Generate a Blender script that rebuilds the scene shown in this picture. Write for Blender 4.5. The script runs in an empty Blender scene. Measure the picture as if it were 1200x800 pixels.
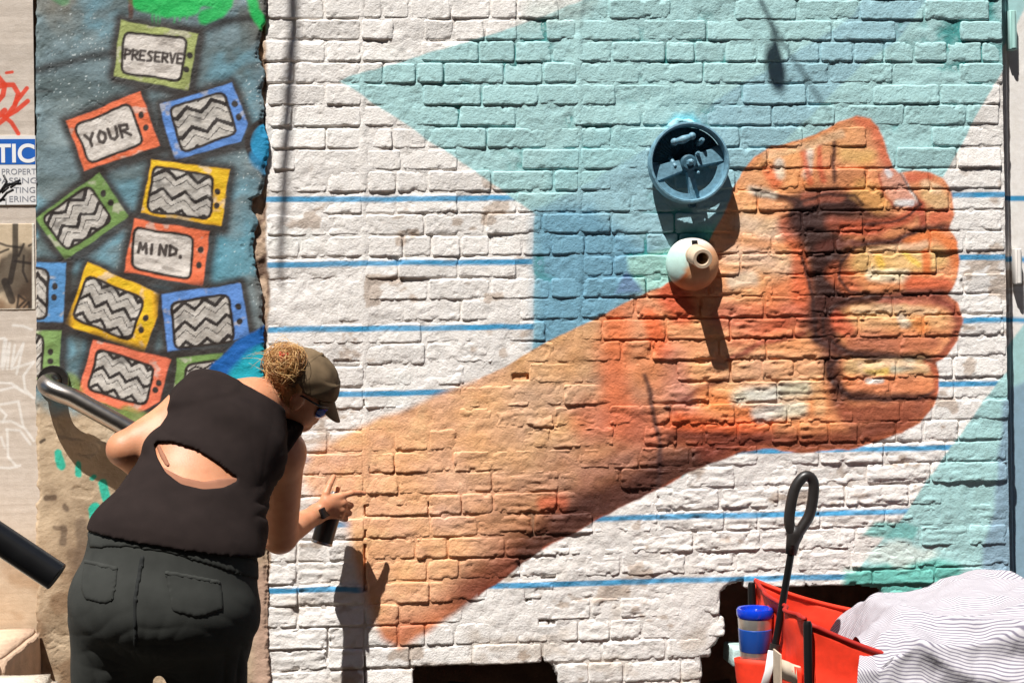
import bpy, math, random
import numpy as np
from mathutils import Vector, Matrix, Quaternion

random.seed(7)
RNG = np.random.default_rng(11)
scene = bpy.context.scene
COL = scene.collection

# ------------------------------------------------------------------ camera
CAM = np.array([0.0, -4.45, 1.45]); FPX = 1667.0
YAW, ROLL = math.radians(4.282), math.radians(-0.798)

def cam_axes():
    cy, sy, cr, sr = math.cos(YAW), math.sin(YAW), math.cos(ROLL), math.sin(ROLL)
    rz = lambda d: np.array([cy*d[0] + sy*d[1], -sy*d[0] + cy*d[1], d[2]])
    return rz(np.array([cr, 0, sr])), rz(np.array([-sr, 0, cr])), rz(np.array([0, 1.0, 0]))
RIGHT, UP, FWD = cam_axes()

def pt(u, v, Y=0.0):
    """photo pixel + distance plane Y -> world point"""
    d = FWD + RIGHT*((u-600)/FPX) + UP*((400-v)/FPX)
    return CAM + d*((Y-CAM[1])/d[1])

def project(P):
    q = np.asarray(P) - CAM
    x, y, z = q @ RIGHT, q @ UP, q @ FWD
    return 600 + FPX*x/z, 400 - FPX*y/z

cam_data = bpy.data.cameras.new('camera')
cam_data.sensor_width = 36.0; cam_data.lens = 36.0*FPX/1200.0
cam_data.clip_start = 0.05; cam_data.clip_end = 2000
cam = bpy.data.objects.new('camera', cam_data); COL.objects.link(cam)
m = Matrix.Identity(4)
for i in range(3):
    m[i][0], m[i][1], m[i][2], m[i][3] = RIGHT[i], UP[i], -FWD[i], CAM[i]
cam.matrix_world = m
scene.camera = cam

# ------------------------------------------------------------------ light
SUN_DIR = Vector((0.60, 1.0, -2.2)).normalized()       # the way the light travels
world = bpy.data.worlds.new('World'); scene.world = world; world.use_nodes = True
wn = world.node_tree.nodes; wl = world.node_tree.links
wn.clear()
sky = wn.new('ShaderNodeTexSky'); sky.sky_type = 'NISHITA'; sky.sun_disc = False
sky.sun_elevation = math.asin(-SUN_DIR.z)
sky.sun_rotation = math.atan2(-SUN_DIR.x, -SUN_DIR.y)
sky.air_density = 1.0; sky.dust_density = 0.6; sky.ozone_density = 1.0
bg = wn.new('ShaderNodeBackground'); bg.inputs['Strength'].default_value = 0.05
wo = wn.new('ShaderNodeOutputWorld')
wl.new(sky.outputs[0], bg.inputs[0]); wl.new(bg.outputs[0], wo.inputs[0])
sun_data = bpy.data.lights.new('sun', 'SUN'); sun_data.energy = 5.0
sun_data.angle = math.radians(0.53); sun_data.color = (1.0, 0.972, 0.93)
sun = bpy.data.objects.new('sun', sun_data); COL.objects.link(sun)
sun.rotation_euler = SUN_DIR.to_track_quat('-Z', 'Y').to_euler()
sun.location = (-3, -5, 9)
scene.view_settings.view_transform = 'Standard'
scene.view_settings.look = 'None'
scene.view_settings.gamma = 1.0
scene.view_settings.exposure = 0.6

# ------------------------------------------------------------------ noise
def _h(ix, iy, iz, seed):
    n = (ix*374761393 + iy*668265263 + iz*2147483647 + seed*1274126177) & 0xffffffff
    n = ((n ^ (n >> 13))*1274126177) & 0xffffffff
    n = ((n ^ (n >> 16))*2246822519) & 0xffffffff
    return ((n ^ (n >> 15)) & 0xffffff)/float(0xffffff)*2 - 1

def noise3(x, y, z, seed=0):
    x, y, z = np.broadcast_arrays(np.asarray(x, float), np.asarray(y, float), np.asarray(z, float))
    fx, fy, fz = np.floor(x), np.floor(y), np.floor(z)
    ix, iy, iz = fx.astype(np.int64), fy.astype(np.int64), fz.astype(np.int64)
    tx, ty, tz = x-fx, y-fy, z-fz
    sx, sy, sz = (t*t*t*(t*(t*6-15)+10) for t in (tx, ty, tz))
    def L(a, b, s): return a + (b-a)*s
    c = {}
    for a in (0, 1):
        for b in (0, 1):
            for d in (0, 1):
                c[a, b, d] = _h(ix+a, iy+b, iz+d, seed)
    return L(L(L(c[0,0,0], c[1,0,0], sx), L(c[0,1,0], c[1,1,0], sx), sy),
             L(L(c[0,0,1], c[1,0,1], sx), L(c[0,1,1], c[1,1,1], sx), sy), sz)

def noise2(x, y, seed=0):
    x, y = np.broadcast_arrays(np.asarray(x, float), np.asarray(y, float))
    fx, fy = np.floor(x), np.floor(y)
    ix, iy = fx.astype(np.int64), fy.astype(np.int64)
    tx, ty = x-fx, y-fy
    sx, sy = (t*t*t*(t*(t*6-15)+10) for t in (tx, ty))
    a, b = _h(ix, iy, 0, seed), _h(ix+1, iy, 0, seed)
    c, d = _h(ix, iy+1, 0, seed), _h(ix+1, iy+1, 0, seed)
    return (a+(b-a)*sx)*(1-sy) + (c+(d-c)*sx)*sy

def fbm(x, y, seed=0, octv=4, gain=0.5):
    s, a, t = 0.0, 1.0, 0.0
    for i in range(octv):
        s = s + a*noise2(x*2**i + 17.3*i, y*2**i - 9.1*i, seed+i); t += a; a *= gain
    return s/t*1.6

def sst(a, b, x):
    t = np.clip((x-a)/(b-a), 0, 1)
    return t*t*(3-2*t)

def lin(c):
    c = np.asarray(c, float)/255.0
    return np.where(c <= 0.04045, c/12.92, ((c+0.055)/1.055)**2.4)

# ------------------------------------------------------------------ 2d paint tools (photo-pixel units on the wall)
def sd_poly(u, v, P):
    P = np.asarray(P, float); n = len(P)
    d = np.full(u.shape, 1e18); s = np.ones(u.shape)
    for i in range(n):
        ax, ay = P[i]; bx, by = P[i-1]
        ex, ey = bx-ax, by-ay
        wx, wy = u-ax, v-ay
        t = np.clip((wx*ex+wy*ey)/(ex*ex+ey*ey+1e-12), 0, 1)
        qx, qy = wx-ex*t, wy-ey*t
        d = np.minimum(d, qx*qx+qy*qy)
        c1, c2, c3 = v >= ay, v < by, ex*wy > ey*wx
        flip = (c1 & c2 & c3) | (~c1 & ~c2 & ~c3)
        s = np.where(flip, -s, s)
    return s*np.sqrt(d)

def d_line(u, v, P):
    d = np.full(u.shape, 1e18)
    for (ax, ay), (bx, by) in zip(P[:-1], P[1:]):
        ex, ey = bx-ax, by-ay
        t = np.clip(((u-ax)*ex+(v-ay)*ey)/(ex*ex+ey*ey+1e-12), 0, 1)
        d = np.minimum(d, (u-ax-ex*t)**2 + (v-ay-ey*t)**2)
    return np.sqrt(d)

def put(C, rgb, mask):
    C += (lin(rgb)-C)*np.clip(mask, 0, 1)[:, None]

def fill(C, u, v, P, rgb, soft=1.0, op=1.0):
    P = np.asarray(P, float)
    k = (u > P[:,0].min()-soft*2) & (u < P[:,0].max()+soft*2) & (v > P[:,1].min()-soft*2) & (v < P[:,1].max()+soft*2)
    if not k.any(): return
    sub = C[k]; put(sub, rgb, op*(1-sst(-soft, soft, sd_poly(u[k], v[k], P)))); C[k] = sub

def stroke(C, u, v, P, hw, soft, rgb, op=1.0):
    A = np.asarray(P, float); r = hw+soft
    k = (u > A[:,0].min()-r) & (u < A[:,0].max()+r) & (v > A[:,1].min()-r) & (v < A[:,1].max()+r)
    if not k.any(): return
    sub = C[k]; put(sub, rgb, op*(1-sst(max(hw-soft*.3, 0), hw+soft, d_line(u[k], v[k], P)))); C[k] = sub

def rpoly(P, r=6, n=4):
    """polygon with rounded corners"""
    P = np.asarray(P, float); out = []
    for i in range(len(P)):
        a, b, c = P[i-1], P[i], P[(i+1) % len(P)]
        d1 = (a-b)/np.linalg.norm(a-b); d2 = (c-b)/np.linalg.norm(c-b)
        s, e = b+d1*r, b+d2*r
        for t in np.linspace(0, 1, n):
            out.append((1-t)**2*s + 2*t*(1-t)*b + t*t*e)
    return np.array(out)

# ------------------------------------------------------------------ mesh helpers
def mesh_obj(name, V, F, mat=None, parent=None, color=None, smooth=True):
    V = np.asarray(V, np.float32)
    me = bpy.data.meshes.new(name)
    if isinstance(F, np.ndarray):
        n, k = F.shape
        me.vertices.add(len(V)); me.vertices.foreach_set('co', V.ravel())
        me.loops.add(n*k); me.loops.foreach_set('vertex_index', F.astype(np.int32).ravel())
        me.polygons.add(n); me.polygons.foreach_set('loop_start', np.arange(0, n*k, k, dtype=np.int32))
        me.update(calc_edges=True)
    else:
        me.from_pydata([tuple(map(float, p)) for p in V], [], [tuple(map(int, f)) for f in F]); me.update()
    if smooth: me.polygons.foreach_set('use_smooth', np.ones(len(me.polygons), bool))
    if color is not None:
        at = me.color_attributes.new('paint', 'FLOAT_COLOR', 'POINT')
        c4 = np.ones((len(V), 4), np.float32); c4[:, :3] = color
        at.data.foreach_set('color', c4.ravel())
    if mat: me.materials.append(mat)
    o = bpy.data.objects.new(name, me); COL.objects.link(o)
    if parent: o.parent = parent
    return o

def grid_faces(nr, nc, off=0):
    i = np.arange(nr*nc).reshape(nr, nc)
    return np.stack([i[:-1,:-1], i[:-1,1:], i[1:,1:], i[1:,:-1]], -1).reshape(-1, 4) + off

def empty(name, loc=(0,0,0)):
    o = bpy.data.objects.new(name, None); COL.objects.link(o); o.location = loc
    o.empty_display_size = 0.1
    return o

def tag(o, label=None, cat=None, group=None, kind=None):
    if label: o['label'] = label
    if cat: o['category'] = cat
    if group: o['group'] = group
    if kind: o['kind'] = kind
    return o

def hang(o, parent):
    """child given in world coordinates under a moved Empty"""
    o.parent = parent
    o.matrix_parent_inverse = Matrix.Translation(parent.location).inverted()
    return o

class MB:
    """collects shapes into one mesh"""
    def __init__(s): s.v = []; s.f = []
    def add(s, V, F):
        o = len(s.v); s.v += [tuple(map(float, p)) for p in V]; s.f += [tuple(int(i)+o for i in f) for f in F]; return s
    def box(s, a, b, bev=0.0, M=None):
        a, b = np.minimum(a, b).astype(float), np.maximum(a, b).astype(float)
        if bev <= 0:
            V = [(x,y,z) for z in (a[2],b[2]) for y in (a[1],b[1]) for x in (a[0],b[0])]
            F = [(0,2,3,1),(4,5,7,6),(0,1,5,4),(1,3,7,5),(3,2,6,7),(2,0,4,6)]
        else:
            import bmesh
            bm = bmesh.new(); bmesh.ops.create_cube(bm, size=1)
            for q in bm.verts: q.co = Vector([(a[i]+b[i])/2 + q.co[i]*(b[i]-a[i]) for i in range(3)])
            bmesh.ops.bevel(bm, geom=list(bm.edges), offset=bev, segments=2, affect='EDGES', profile=.5)
            bm.verts.index_update(); V = [tuple(q.co) for q in bm.verts]; F = [tuple(q.index for q in f.verts) for f in bm.faces]; bm.free()
        if M is not None: V = [tuple(M @ Vector(p)) for p in V]
        return s.add(V, F)
    def tube(s, P, r, n=12, caps=True, flat=None):
        P = [np.asarray(p, float) for p in P]; k = len(P)
        R = r if hasattr(r, '__len__') else [r]*k
        up = None; V = []; F = []
        for i in range(k):
            t = P[min(i+1, k-1)]-P[max(i-1, 0)]; t = t/(np.linalg.norm(t)+1e-12)
            if up is None:
                up = np.array([0,0,1.0]) if abs(t[2]) < .9 else np.array([1.0,0,0])
            a = up - t*(up@t); a /= np.linalg.norm(a)+1e-12; up = a; b = np.cross(t, a)
            for j in range(n):
                w = 2*math.pi*j/n
                V.append(P[i] + R[i]*(a*math.cos(w) + b*math.sin(w)*(flat or 1)))
        for i in range(k-1):
            for j in range(n):
                F.append((i*n+j, i*n+(j+1)%n, (i+1)*n+(j+1)%n, (i+1)*n+j))
        if caps:
            F.append(tuple(range(n))[::-1]); F.append(tuple((k-1)*n+j for j in range(n)))
        return s.add(V, F)
    def lathe(s, prof, n=32, M=None, close=False):
        """prof: list of (r, h); axis local +Z"""
        V = []; F = []; k = len(prof)
        for r, h in prof:
            for j in range(n):
                w = 2*math.pi*j/n; V.append((r*math.cos(w), r*math.sin(w), h))
        for i in range(k-1 + (1 if close else 0)):
            i2 = (i+1) % k
            for j in range(n):
                F.append((i*n+j, i*n+(j+1)%n, i2*n+(j+1)%n, i2*n+j))
        if M is not None: V = [tuple(M @ Vector(p)) for p in V]
        return s.add(V, F)
    def build(s, name, mat, parent=None, smooth=False, angle=None):
        o = mesh_obj(name, s.v, s.f, mat, None, None, smooth)
        if angle is not None:
            o.data.polygons.foreach_set('use_smooth', np.ones(len(o.data.polygons), bool))
            o.data.set_sharp_from_angle(angle=math.radians(angle))
        if parent: hang(o, parent)
        return o

# ------------------------------------------------------------------ materials
def mat_base(name):
    mt = bpy.data.materials.new(name); mt.use_nodes = True
    nt = mt.node_tree; nt.nodes.clear()
    out = nt.nodes.new('ShaderNodeOutputMaterial'); b = nt.nodes.new('ShaderNodeBsdfPrincipled')
    nt.links.new(b.outputs[0], out.inputs[0])
    return mt, nt, b

def add_bump(nt, b, scale, dist, strength=1.0, detail=6, vec=None, rough=.6):
    tc = nt.nodes.new('ShaderNodeTexCoord')
    nz = nt.nodes.new('ShaderNodeTexNoise'); nz.inputs['Scale'].default_value = scale; nz.inputs['Detail'].default_value = detail
    nz.inputs['Roughness'].default_value = rough
    bp = nt.nodes.new('ShaderNodeBump'); bp.inputs['Distance'].default_value = dist; bp.inputs['Strength'].default_value = strength
    nt.links.new(tc.outputs['Object'], nz.inputs['Vector']); nt.links.new(nz.outputs['Fac'], bp.inputs['Height'])
    nt.links.new(bp.outputs[0], b.inputs['Normal'])
    return tc, nz, bp

def mat_paint(name, rough=.7, bscale=160, bdist=.0018, spec=.3):
    """colour comes from the painted vertices; the nodes add grime, relief and gloss"""
    mt, nt, b = mat_base(name)
    at = nt.nodes.new('ShaderNodeAttribute'); at.attribute_name = 'paint'
    tc, nz, bp = add_bump(nt, b, bscale, bdist)
    n3 = nt.nodes.new('ShaderNodeTexNoise'); n3.inputs['Scale'].default_value = bscale*.42; n3.inputs['Detail'].default_value = 10; n3.inputs['Roughness'].default_value = .72
    nt.links.new(tc.outputs['Object'], n3.inputs['Vector'])
    b3 = nt.nodes.new('ShaderNodeBump'); b3.inputs['Distance'].default_value = bdist*2.2; b3.inputs['Strength'].default_value = .45
    nt.links.new(n3.outputs['Fac'], b3.inputs['Height']); nt.links.new(b3.outputs[0], bp.inputs['Normal'])
    n2 = nt.nodes.new('ShaderNodeTexNoise'); n2.inputs['Scale'].default_value = 38; n2.inputs['Detail'].default_value = 8; n2.inputs['Roughness'].default_value = .7
    nt.links.new(tc.outputs['Object'], n2.inputs['Vector'])
    cr = nt.nodes.new('ShaderNodeValToRGB')
    cr.color_ramp.elements[0].position = .25; cr.color_ramp.elements[0].color = (.84,.82,.79,1)
    cr.color_ramp.elements[1].position = .62; cr.color_ramp.elements[1].color = (1,1,1,1)
    nt.links.new(n2.outputs['Fac'], cr.inputs[0])
    mx = nt.nodes.new('ShaderNodeMix'); mx.data_type = 'RGBA'; mx.blend_type = 'MULTIPLY'; mx.inputs[0].default_value = 1
    nt.links.new(at.outputs['Color'], mx.inputs[6]); nt.links.new(cr.outputs[0], mx.inputs[7])
    nt.links.new(mx.outputs[2], b.inputs['Base Color'])
    b.inputs['Roughness'].default_value = rough; b.inputs['Specular IOR Level'].default_value = spec
    return mt

def mat_solid(name, rgb, rough=.6, metal=0.0, spec=.4, var=.12, vscale=30, bscale=0, bdist=.001, srgb=True, coat=0, sss=0, trans=0):
    mt, nt, b = mat_base(name)
    c = lin(rgb) if srgb else np.asarray(rgb, float)
    tc = nt.nodes.new('ShaderNodeTexCoord')
    nz = nt.nodes.new('ShaderNodeTexNoise'); nz.inputs['Scale'].default_value = vscale; nz.inputs['Detail'].default_value = 6
    nt.links.new(tc.outputs['Object'], nz.inputs['Vector'])
    cr = nt.nodes.new('ShaderNodeValToRGB')
    cr.color_ramp.elements[0].position = .3; cr.color_ramp.elements[0].color = tuple(c*(1-var))+(1,)
    cr.color_ramp.elements[1].position = .7; cr.color_ramp.elements[1].color = tuple(np.minimum(c*(1+var), 1))+(1,)
    nt.links.new(nz.outputs['Fac'], cr.inputs[0]); nt.links.new(cr.outputs[0], b.inputs['Base Color'])
    b.inputs['Roughness'].default_value = rough; b.inputs['Metallic'].default_value = metal
    b.inputs['Specular IOR Level'].default_value = spec
    if coat: b.inputs['Coat Weight'].default_value = coat; b.inputs['Coat Roughness'].default_value = .15
    if sss:
        b.inputs['Subsurface Weight'].default_value = sss; b.inputs['Subsurface Radius'].default_value = (.012,.005,.003); b.inputs['Subsurface Scale'].default_value = 1
    if trans: b.inputs['Transmission Weight'].default_value = trans
    if bscale: add_bump(nt, b, bscale, bdist)
    return mt
# ------------------------------------------------------------------ ground
gm, gnt, gb = mat_base('worn_asphalt')
tc, nz, bp = add_bump(gnt, gb, 60, .006)
cr = gnt.nodes.new('ShaderNodeValToRGB')
cr.color_ramp.elements[0].color = (.040,.035,.030,1); cr.color_ramp.elements[1].color = (.070,.058,.046,1)
gnt.links.new(nz.outputs['Fac'], cr.inputs[0]); gnt.links.new(cr.outputs[0], gb.inputs['Base Color']); gb.inputs['Roughness'].default_value = .9
g = mesh_obj('ground', [(-300,-300,0),(300,-300,0),(300,300,0),(-300,300,0)], [(0,1,2,3)], gm, smooth=False)
tag(g, 'worn dark grey asphalt of the alley', 'ground', kind='structure')

# unseen building added across the alley to keep low sky off the wall
M_OPP = mat_solid('sooty_brick', (92,66,54), .9, var=.2, vscale=6, bscale=30, bdist=.01)
M_OPPT = mat_solid('dull_stone_trim', (120,110,98), .85, var=.12, vscale=8)
M_GLASS = mat_solid('dark_window_glass', (26,30,34), .08, spec=.6, var=.1)
opp = empty('sky_blocker_building', (0, -9.6, 0))
tag(opp, 'unseen tall sooty brick building with dark windows, added across the alley to block low sky', 'building')
ob = MB(); xw = [-16+2.6*i for i in range(13)]
for f in range(5):
    zb_, zt_ = 3.1*f, 3.1*(f+1)
    ob.box((-17, -10.6, zb_), (17, -9.6, zb_+.95)); ob.box((-17, -10.6, zb_+2.5), (17, -9.6, zt_))
    xs_ = [-17] + [q for a in xw for q in (a, a+1.15)] + [17]
    for a, b in zip(xs_[0::2], xs_[1::2]): ob.box((a, -10.6, zb_+.95), (b, -9.6, zb_+2.5))
ob.build('wall', M_OPP, opp)
MB().box((-17.2, -10.6, 15.5), (17.2, -9.3, 15.9), .03).build('cornice', M_OPPT, opp)
for f in range(5):
    for a in xw:
        w_ = MB().box((a, -9.98, 3.1*f+.95), (a+1.15, -9.94, 3.1*f+2.5)).build('window_pane', M_GLASS, opp)
        MB().box((a-.08, -9.9, 3.1*f+.86), (a+1.23, -9.52, 3.1*f+.945)).build('window_sill', M_OPPT, w_)

# ------------------------------------------------------------------ the mural's paint
LZ = [1.45+0.4505-0.2023*i for i in range(7)]      # the seven blue guide lines follow every third course
ARM = [(352,556),(362,532),(385,517),(420,500),(470,482),(520,460),(560,444),(600,425),(625,410),(650,396),(690,378),(740,352),(775,336),(800,322),
       (830,285),(850,245),(860,220),(870,200),(885,183),(905,171),(940,163),(970,152),(985,142),(1005,135),(1022,138),(1031,149),(1038,172),(1045,195),(1053,203),
       (1072,199),(1090,201),(1106,209),(1116,225),(1119,250),(1113,268),(1122,284),(1126,305),(1121,330),(1111,345),(1122,354),(1127,375),(1123,400),(1109,417),(1097,424),
       (1101,437),(1101,455),(1094,476),(1079,495),(1058,508),(1028,518),(995,527),(940,530),(900,526),(870,529),(840,540),(810,552),(788,566),(755,581),(720,598),(690,614),(650,636),
       (612,660),(580,685),(540,715),(500,741),(466,760),(448,748),(428,705),(414,655),(408,612),(396,590),(370,582)]
MINT = [(398,94),(455,76),(500,62),(560,45),(600,32),(640,18),(690,-4),(720,-400),(1400,-400),(1295,-130),(1176,80),(1110,200),(1060,300),(800,560),(626,420),(626,250),(605,234),(540,190),(470,142)]
GREY = [(1240,-260),(1085,0),(1050,50),(1012,74),(975,110),(945,142),(915,168),(860,230),(800,300),(762,330),(745,345),(660,430),(626,440),(626,246),(690,214),(740,186),(800,148),(868,98),(900,84),(935,58),(972,38),(1000,18),(1010,0),(1060,-260)]
MINT2 = [(1260,330),(1185,428),(1130,502),(1062,600),(985,690),(940,760),(1000,1100),(1500,1100),(1500,330)]

def paint_mural(x, z):
    P = np.stack([x, np.zeros_like(x), z], 1)
    u, v = project(P)
    w1, w2 = fbm(x*14, z*14, 3), fbm(x*14, z*14, 9)
    C = np.tile(lin((236,231,226)), (len(x), 1))
    C *= (1 + .05*fbm(x*6, z*9, 21))[:, None]
    # grime in the lower part of the white field
    g = sst(.15, .8, fbm(x*9, z*14, 33))*sst(560, 760, v)
    put(C, (190,172,152), g*.45)
    # bare weathered patches
    b = sst(.62, .8, fbm(x*11, z*17, 40))*sst(180, 230, v+w1*15)
    put(C, (168,142,118), b*.6)
    # blue lines
    for i, lz in enumerate(LZ):
        d = np.abs(z-lz - .0015*w1 - .002*fbm(x*2.2, z*0, 50+i))*374
        put(C, (56,148,196), (1-sst(2.5, 4.0, d))*(.93+.07*w2))
    stroke(C, u, v, [(302,596),(306,614)], 7, 3, (35,120,200), .95)
    uu, vv = u+w1*1.6, v+w2*1.6
    # pale turquoise field and its blue-grey shards
    fill(C, uu, vv, MINT, (168,208,209), 1.2)
    fill(C, uu, vv, GREY, (144,184,198), 2.5, .75)
    fill(C, uu, vv, [(640,190),(700,150),(760,150),(740,186),(690,214),(640,240)], (150,200,205), 12, .5)
    fill(C, uu, vv, [(626,246),(690,240),(770,300),(745,345),(650,430),(626,440)], (110,160,184), 14, .9)
    fill(C, uu, vv, [(720,345),(735,318),(756,343)], (112,140,178), 3, .8)
    fill(C, uu, vv, [(735,300),(790,290),(815,330),(757,344),(738,318)], (165,213,202), 4, .9)
    fill(C, uu, vv, [(800,270),(850,262),(838,300),(800,300)], (60,190,178), 10, .8)
    fill(C, uu, vv, [(778,150),(790,133),(812,132),(822,146),(800,150)], (120,205,222), 5, .9)
    fill(C, uu, vv, [(620,0),(700,0),(676,26),(640,30),(606,34)], (196,214,208), 12, .5)
    fill(C, uu, vv, MINT2, (167,208,208), 1.5)
    fill(C, uu, vv, [(1010,628),(1025,612),(1060,610),(1078,618),(1070,632)], (112,176,172), 3, .9)
    k = sst(-.1, .35, fbm(x*16, z*22, 61))
    fill(C, uu, vv, [(985,690),(990,668),(1040,660),(1100,655),(1125,662),(1132,676),(1080,700)], (96,178,166), 6, .9)
    fill(C, uu+8*w2, vv+6*w1, [(1010,650),(1040,636),(1090,640),(1100,656),(1060,664),(1020,664)], (226,236,228), 6, .7)
    fill(C, uu, vv, [(1150,700),(1152,640),(1165,600),(1172,520),(1176,470),(1260,430),(1260,720)], (136,164,184), 4, .9)
    # the forearm and fist
    sd = sd_poly(uu, vv, ARM)
    soft = np.where(u < 560, 5.0, 1.3)
    soft = soft + 7*np.exp(-((u-385)**2+(v-560)**2)/45**2) + 4*np.exp(-((u-430)**2+(v-700)**2)/60**2)
    inside = 1-sst(-1, 1, sd/soft)
    A = np.zeros_like(C)
    ks = np.array([340, 420, 560, 640, 700, 760, 850, 950, 1050, 1130])
    cs = lin([(240,184,138),(241,180,134),(238,180,134),(224,176,132),(216,158,114),(226,140,90),(238,172,118),(230,148,92),(226,144,92),(230,150,96)])
    for c in range(3): A[:, c] = np.interp(u+30*w1, ks, cs[:, c])
    S = lambda P, hw, so, rgb, op=1.0: stroke(A, u+2.2*w1, v+2.2*w2, P, hw, so*.85, rgb, op)
    # forearm: shadow along the underside, ruddy wrist
    S([(596,610),(680,565),(760,522)], 26, 55, (172,112,82), .6)
    S([(440,752),(500,735),(560,696),(600,664)], 8, 34, (196,104,56), .85)
    S([(560,700),(620,655),(690,606),(770,572),(850,532)], 22, 42, (128,66,44), .92)
    S([(620,650),(690,596),(770,560),(835,528)], 12, 26, (72,38,28), .85)
    S([(560,704),(600,676)], 5, 14, (132,58,34), .8)
    S([(640,645),(700,612),(760,583),(800,562)], 2, 5, (214,102,58), .8)
    S([(690,560),(730,540)], 8, 14, (176,120,96), .7)
    S([(640,590),(655,588)], 6, 12, (205,92,48), .7)
    S([(722,378),(718,440),(728,490)], 10, 24, (232,112,56), .75)
    S([(762,372),(778,412)], 7, 11, (240,104,40), .85)
    S([(690,490),(760,502)], 14, 26, (214,110,70), .7)
    S([(790,420),(800,470)], 8, 26, (196,128,112), .7)
    S([(756,440),(768,490),(775,522),(772,575)], 1.6, 4.5, (72,42,36), .85)
    S([(782,478),(800,496),(818,508)], 1.6, 4, (64,36,32), .8)
    S([(786,345),(800,366)], 12, 14, (206,78,36), .85)
    S([(800,470),(830,452),(860,440)], 2, 5, (120,52,36), .8)
    S([(800,500),(840,506),(890,500)], 11, 20, (236,100,38), .88)
    S([(830,468),(900,488)], 8, 16, (238,134,66), .8)
    S([(785,510),(840,512),(900,516)], 4, 12, (92,46,36), .85)
    S([(850,372),(940,370)], 12, 18, (196,88,66), .7)
    S([(855,420),(890,402),(940,392)], 2.2, 6, (150,58,40), .85)
    S([(860,400),(920,380)], 5, 10, (206,92,56), .6)
    S([(870,440),(960,430)], 12, 22, (226,172,128), .7)
    S([(868,466),(944,455)], 6, 13, (214,216,196), .85)
    S([(890,484),(938,478)], 6, 10, (206,214,196), .75)
    S([(955,440),(962,480)], 4, 9, (232,180,130), .8)
    S([(872,262),(932,272)], 7, 14, (232,206,178), .75)
    S([(860,300),(890,306),(930,310)], 7, 14, (232,196,160), .7)
    S([(858,330),(880,326)], 6, 9, (218,214,198), .6)
    S([(905,345),(950,330)], 8, 16, (224,120,66), .7)
    S([(925,262),(938,300),(940,350)], 8, 12, (222,96,44), .8)
    S([(830,528),(900,517),(1000,516),(1062,500)], 7, 17, (124,54,34), .9)
    S([(930,526),(1000,522)], 2, 7, (76,36,26), .8)
    # dark hollow of the palm
    fill(A, u+5*w1, v+5*w2, [(925,230),(955,220),(1000,225),(1012,238),(1046,249),(1060,256),(1012,268),(962,264),(936,252)], (88,42,30), 9, .92)
    S([(940,256),(964,290),(970,338),(962,384)], 14, 20, (66,34,27), .96)
    fill(A, u+3*w1, v+3*w2, [(926,230),(960,224),(1000,226),(1014,244),(988,260),(994,290),(986,330),(998,350),(978,384),(958,394),(950,345),(948,300),(932,262)], (58,30,24), 10, .93)
    S([(962,384),(975,420),(984,470)], 7, 15, (104,54,40), .9)
    S([(975,262),(1030,272)], 5, 10, (160,80,58), .8)
    S([(960,290),(985,284),(1040,288),(1060,280)], 4, 8, (96,44,32), .8)
    S([(990,268),(1030,264),(1066,254),(1074,240)], 5, 7, (190,84,48), .9)
    S([(886,228),(920,232),(930,236)], 2.5, 6, (80,40,30), .9)
    S([(880,222),(905,228)], 3, 7, (214,206,190), .7)
    S([(945,232),(985,232)], 4, 6, (176,96,70), .8)
    # thumb
    S([(900,190),(960,170),(1000,160)], 9, 20, (230,162,100), .7)
    S([(1008,140),(1026,146),(1034,172),(1042,194)], 3, 10, (216,106,66), .85)
    S([(992,182),(1018,184)], 6, 12, (228,178,98), .8)
    S([(902,200),(908,214)], 5, 8, (232,112,60), .85)
    S([(912,190),(914,205)], 3, 6, (222,212,196), .8)
    S([(947,178),(945,205)], 3.5, 6, (220,210,196), .75)
    S([(940,175),(942,196),(950,214)], 2, 5, (222,100,56), .8)
    S([(960,172),(960,196),(966,212)], 2, 5, (214,96,56), .85)
    S([(979,168),(977,192),(979,214)], 1.4, 3.5, (84,46,34), .9)
    S([(1008,222),(1030,236)], 9, 12, (222,162,92), .85)
    fill(A, u, v, rpoly([(1031,204),(1040,194),(1052,200),(1077,241),(1048,242),(1034,222)], 5), (214,150,124), 2.5, .9)
    S([(1031,206),(1034,224),(1047,242)], .8, 2.5, (160,66,44), .8)
    S([(1052,200),(1066,218),(1076,240)], 1, 2, (240,224,206), .95)
    S([(1050,237),(1068,238)], 2.5, 4, (226,222,212), .9)
    S([(1040,202),(1043,206)], 2.5, 3, (232,230,222), .85)
    # first finger beyond the thumb
    S([(1066,208),(1090,206)], 4, 8, (204,92,58), .85)
    S([(1092,228),(1102,234)], 10, 9, (222,180,122), .85)
    S([(1078,240),(1082,262)], 3, 6, (186,76,48), .85)
    S([(1096,256),(1108,252)], 7, 6, (222,106,66), .8)
    S([(1000,284),(1050,283),(1075,269),(1112,265)], 3, 6, (96,44,30), .9)
    # second finger
    S([(1064,284),(1096,273),(1118,288),(1122,310)], 4, 8, (230,122,54), .9)
    S([(1012,306),(1052,308),(1096,302)], 10, 13, (228,186,116), .85)
    S([(1030,302),(1034,312)], 3, 5, (240,190,60), .8)
    S([(1060,298),(1076,310)], 2, 4, (242,196,70), .8)
    S([(1024,322),(1060,324)], 5, 8, (228,220,196), .8)
    S([(1084,296),(1086,318)], 3.5, 5, (226,112,44), .9)
    S([(1068,334),(1108,334)], 7, 8, (220,100,56), .9)
    S([(978,318),(1000,340)], 6, 12, (206,104,62), .8)
    S([(955,356),(1010,353),(1060,346),(1112,344)], 4.5, 9, (78,38,28), .92)
    # third finger
    S([(1040,354),(1090,350),(1114,358)], 6, 8, (188,104,76), .85)
    S([(1094,350),(1116,360),(1123,380),(1116,404),(1098,422)], 3, 6, (142,66,48), .9)
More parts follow.
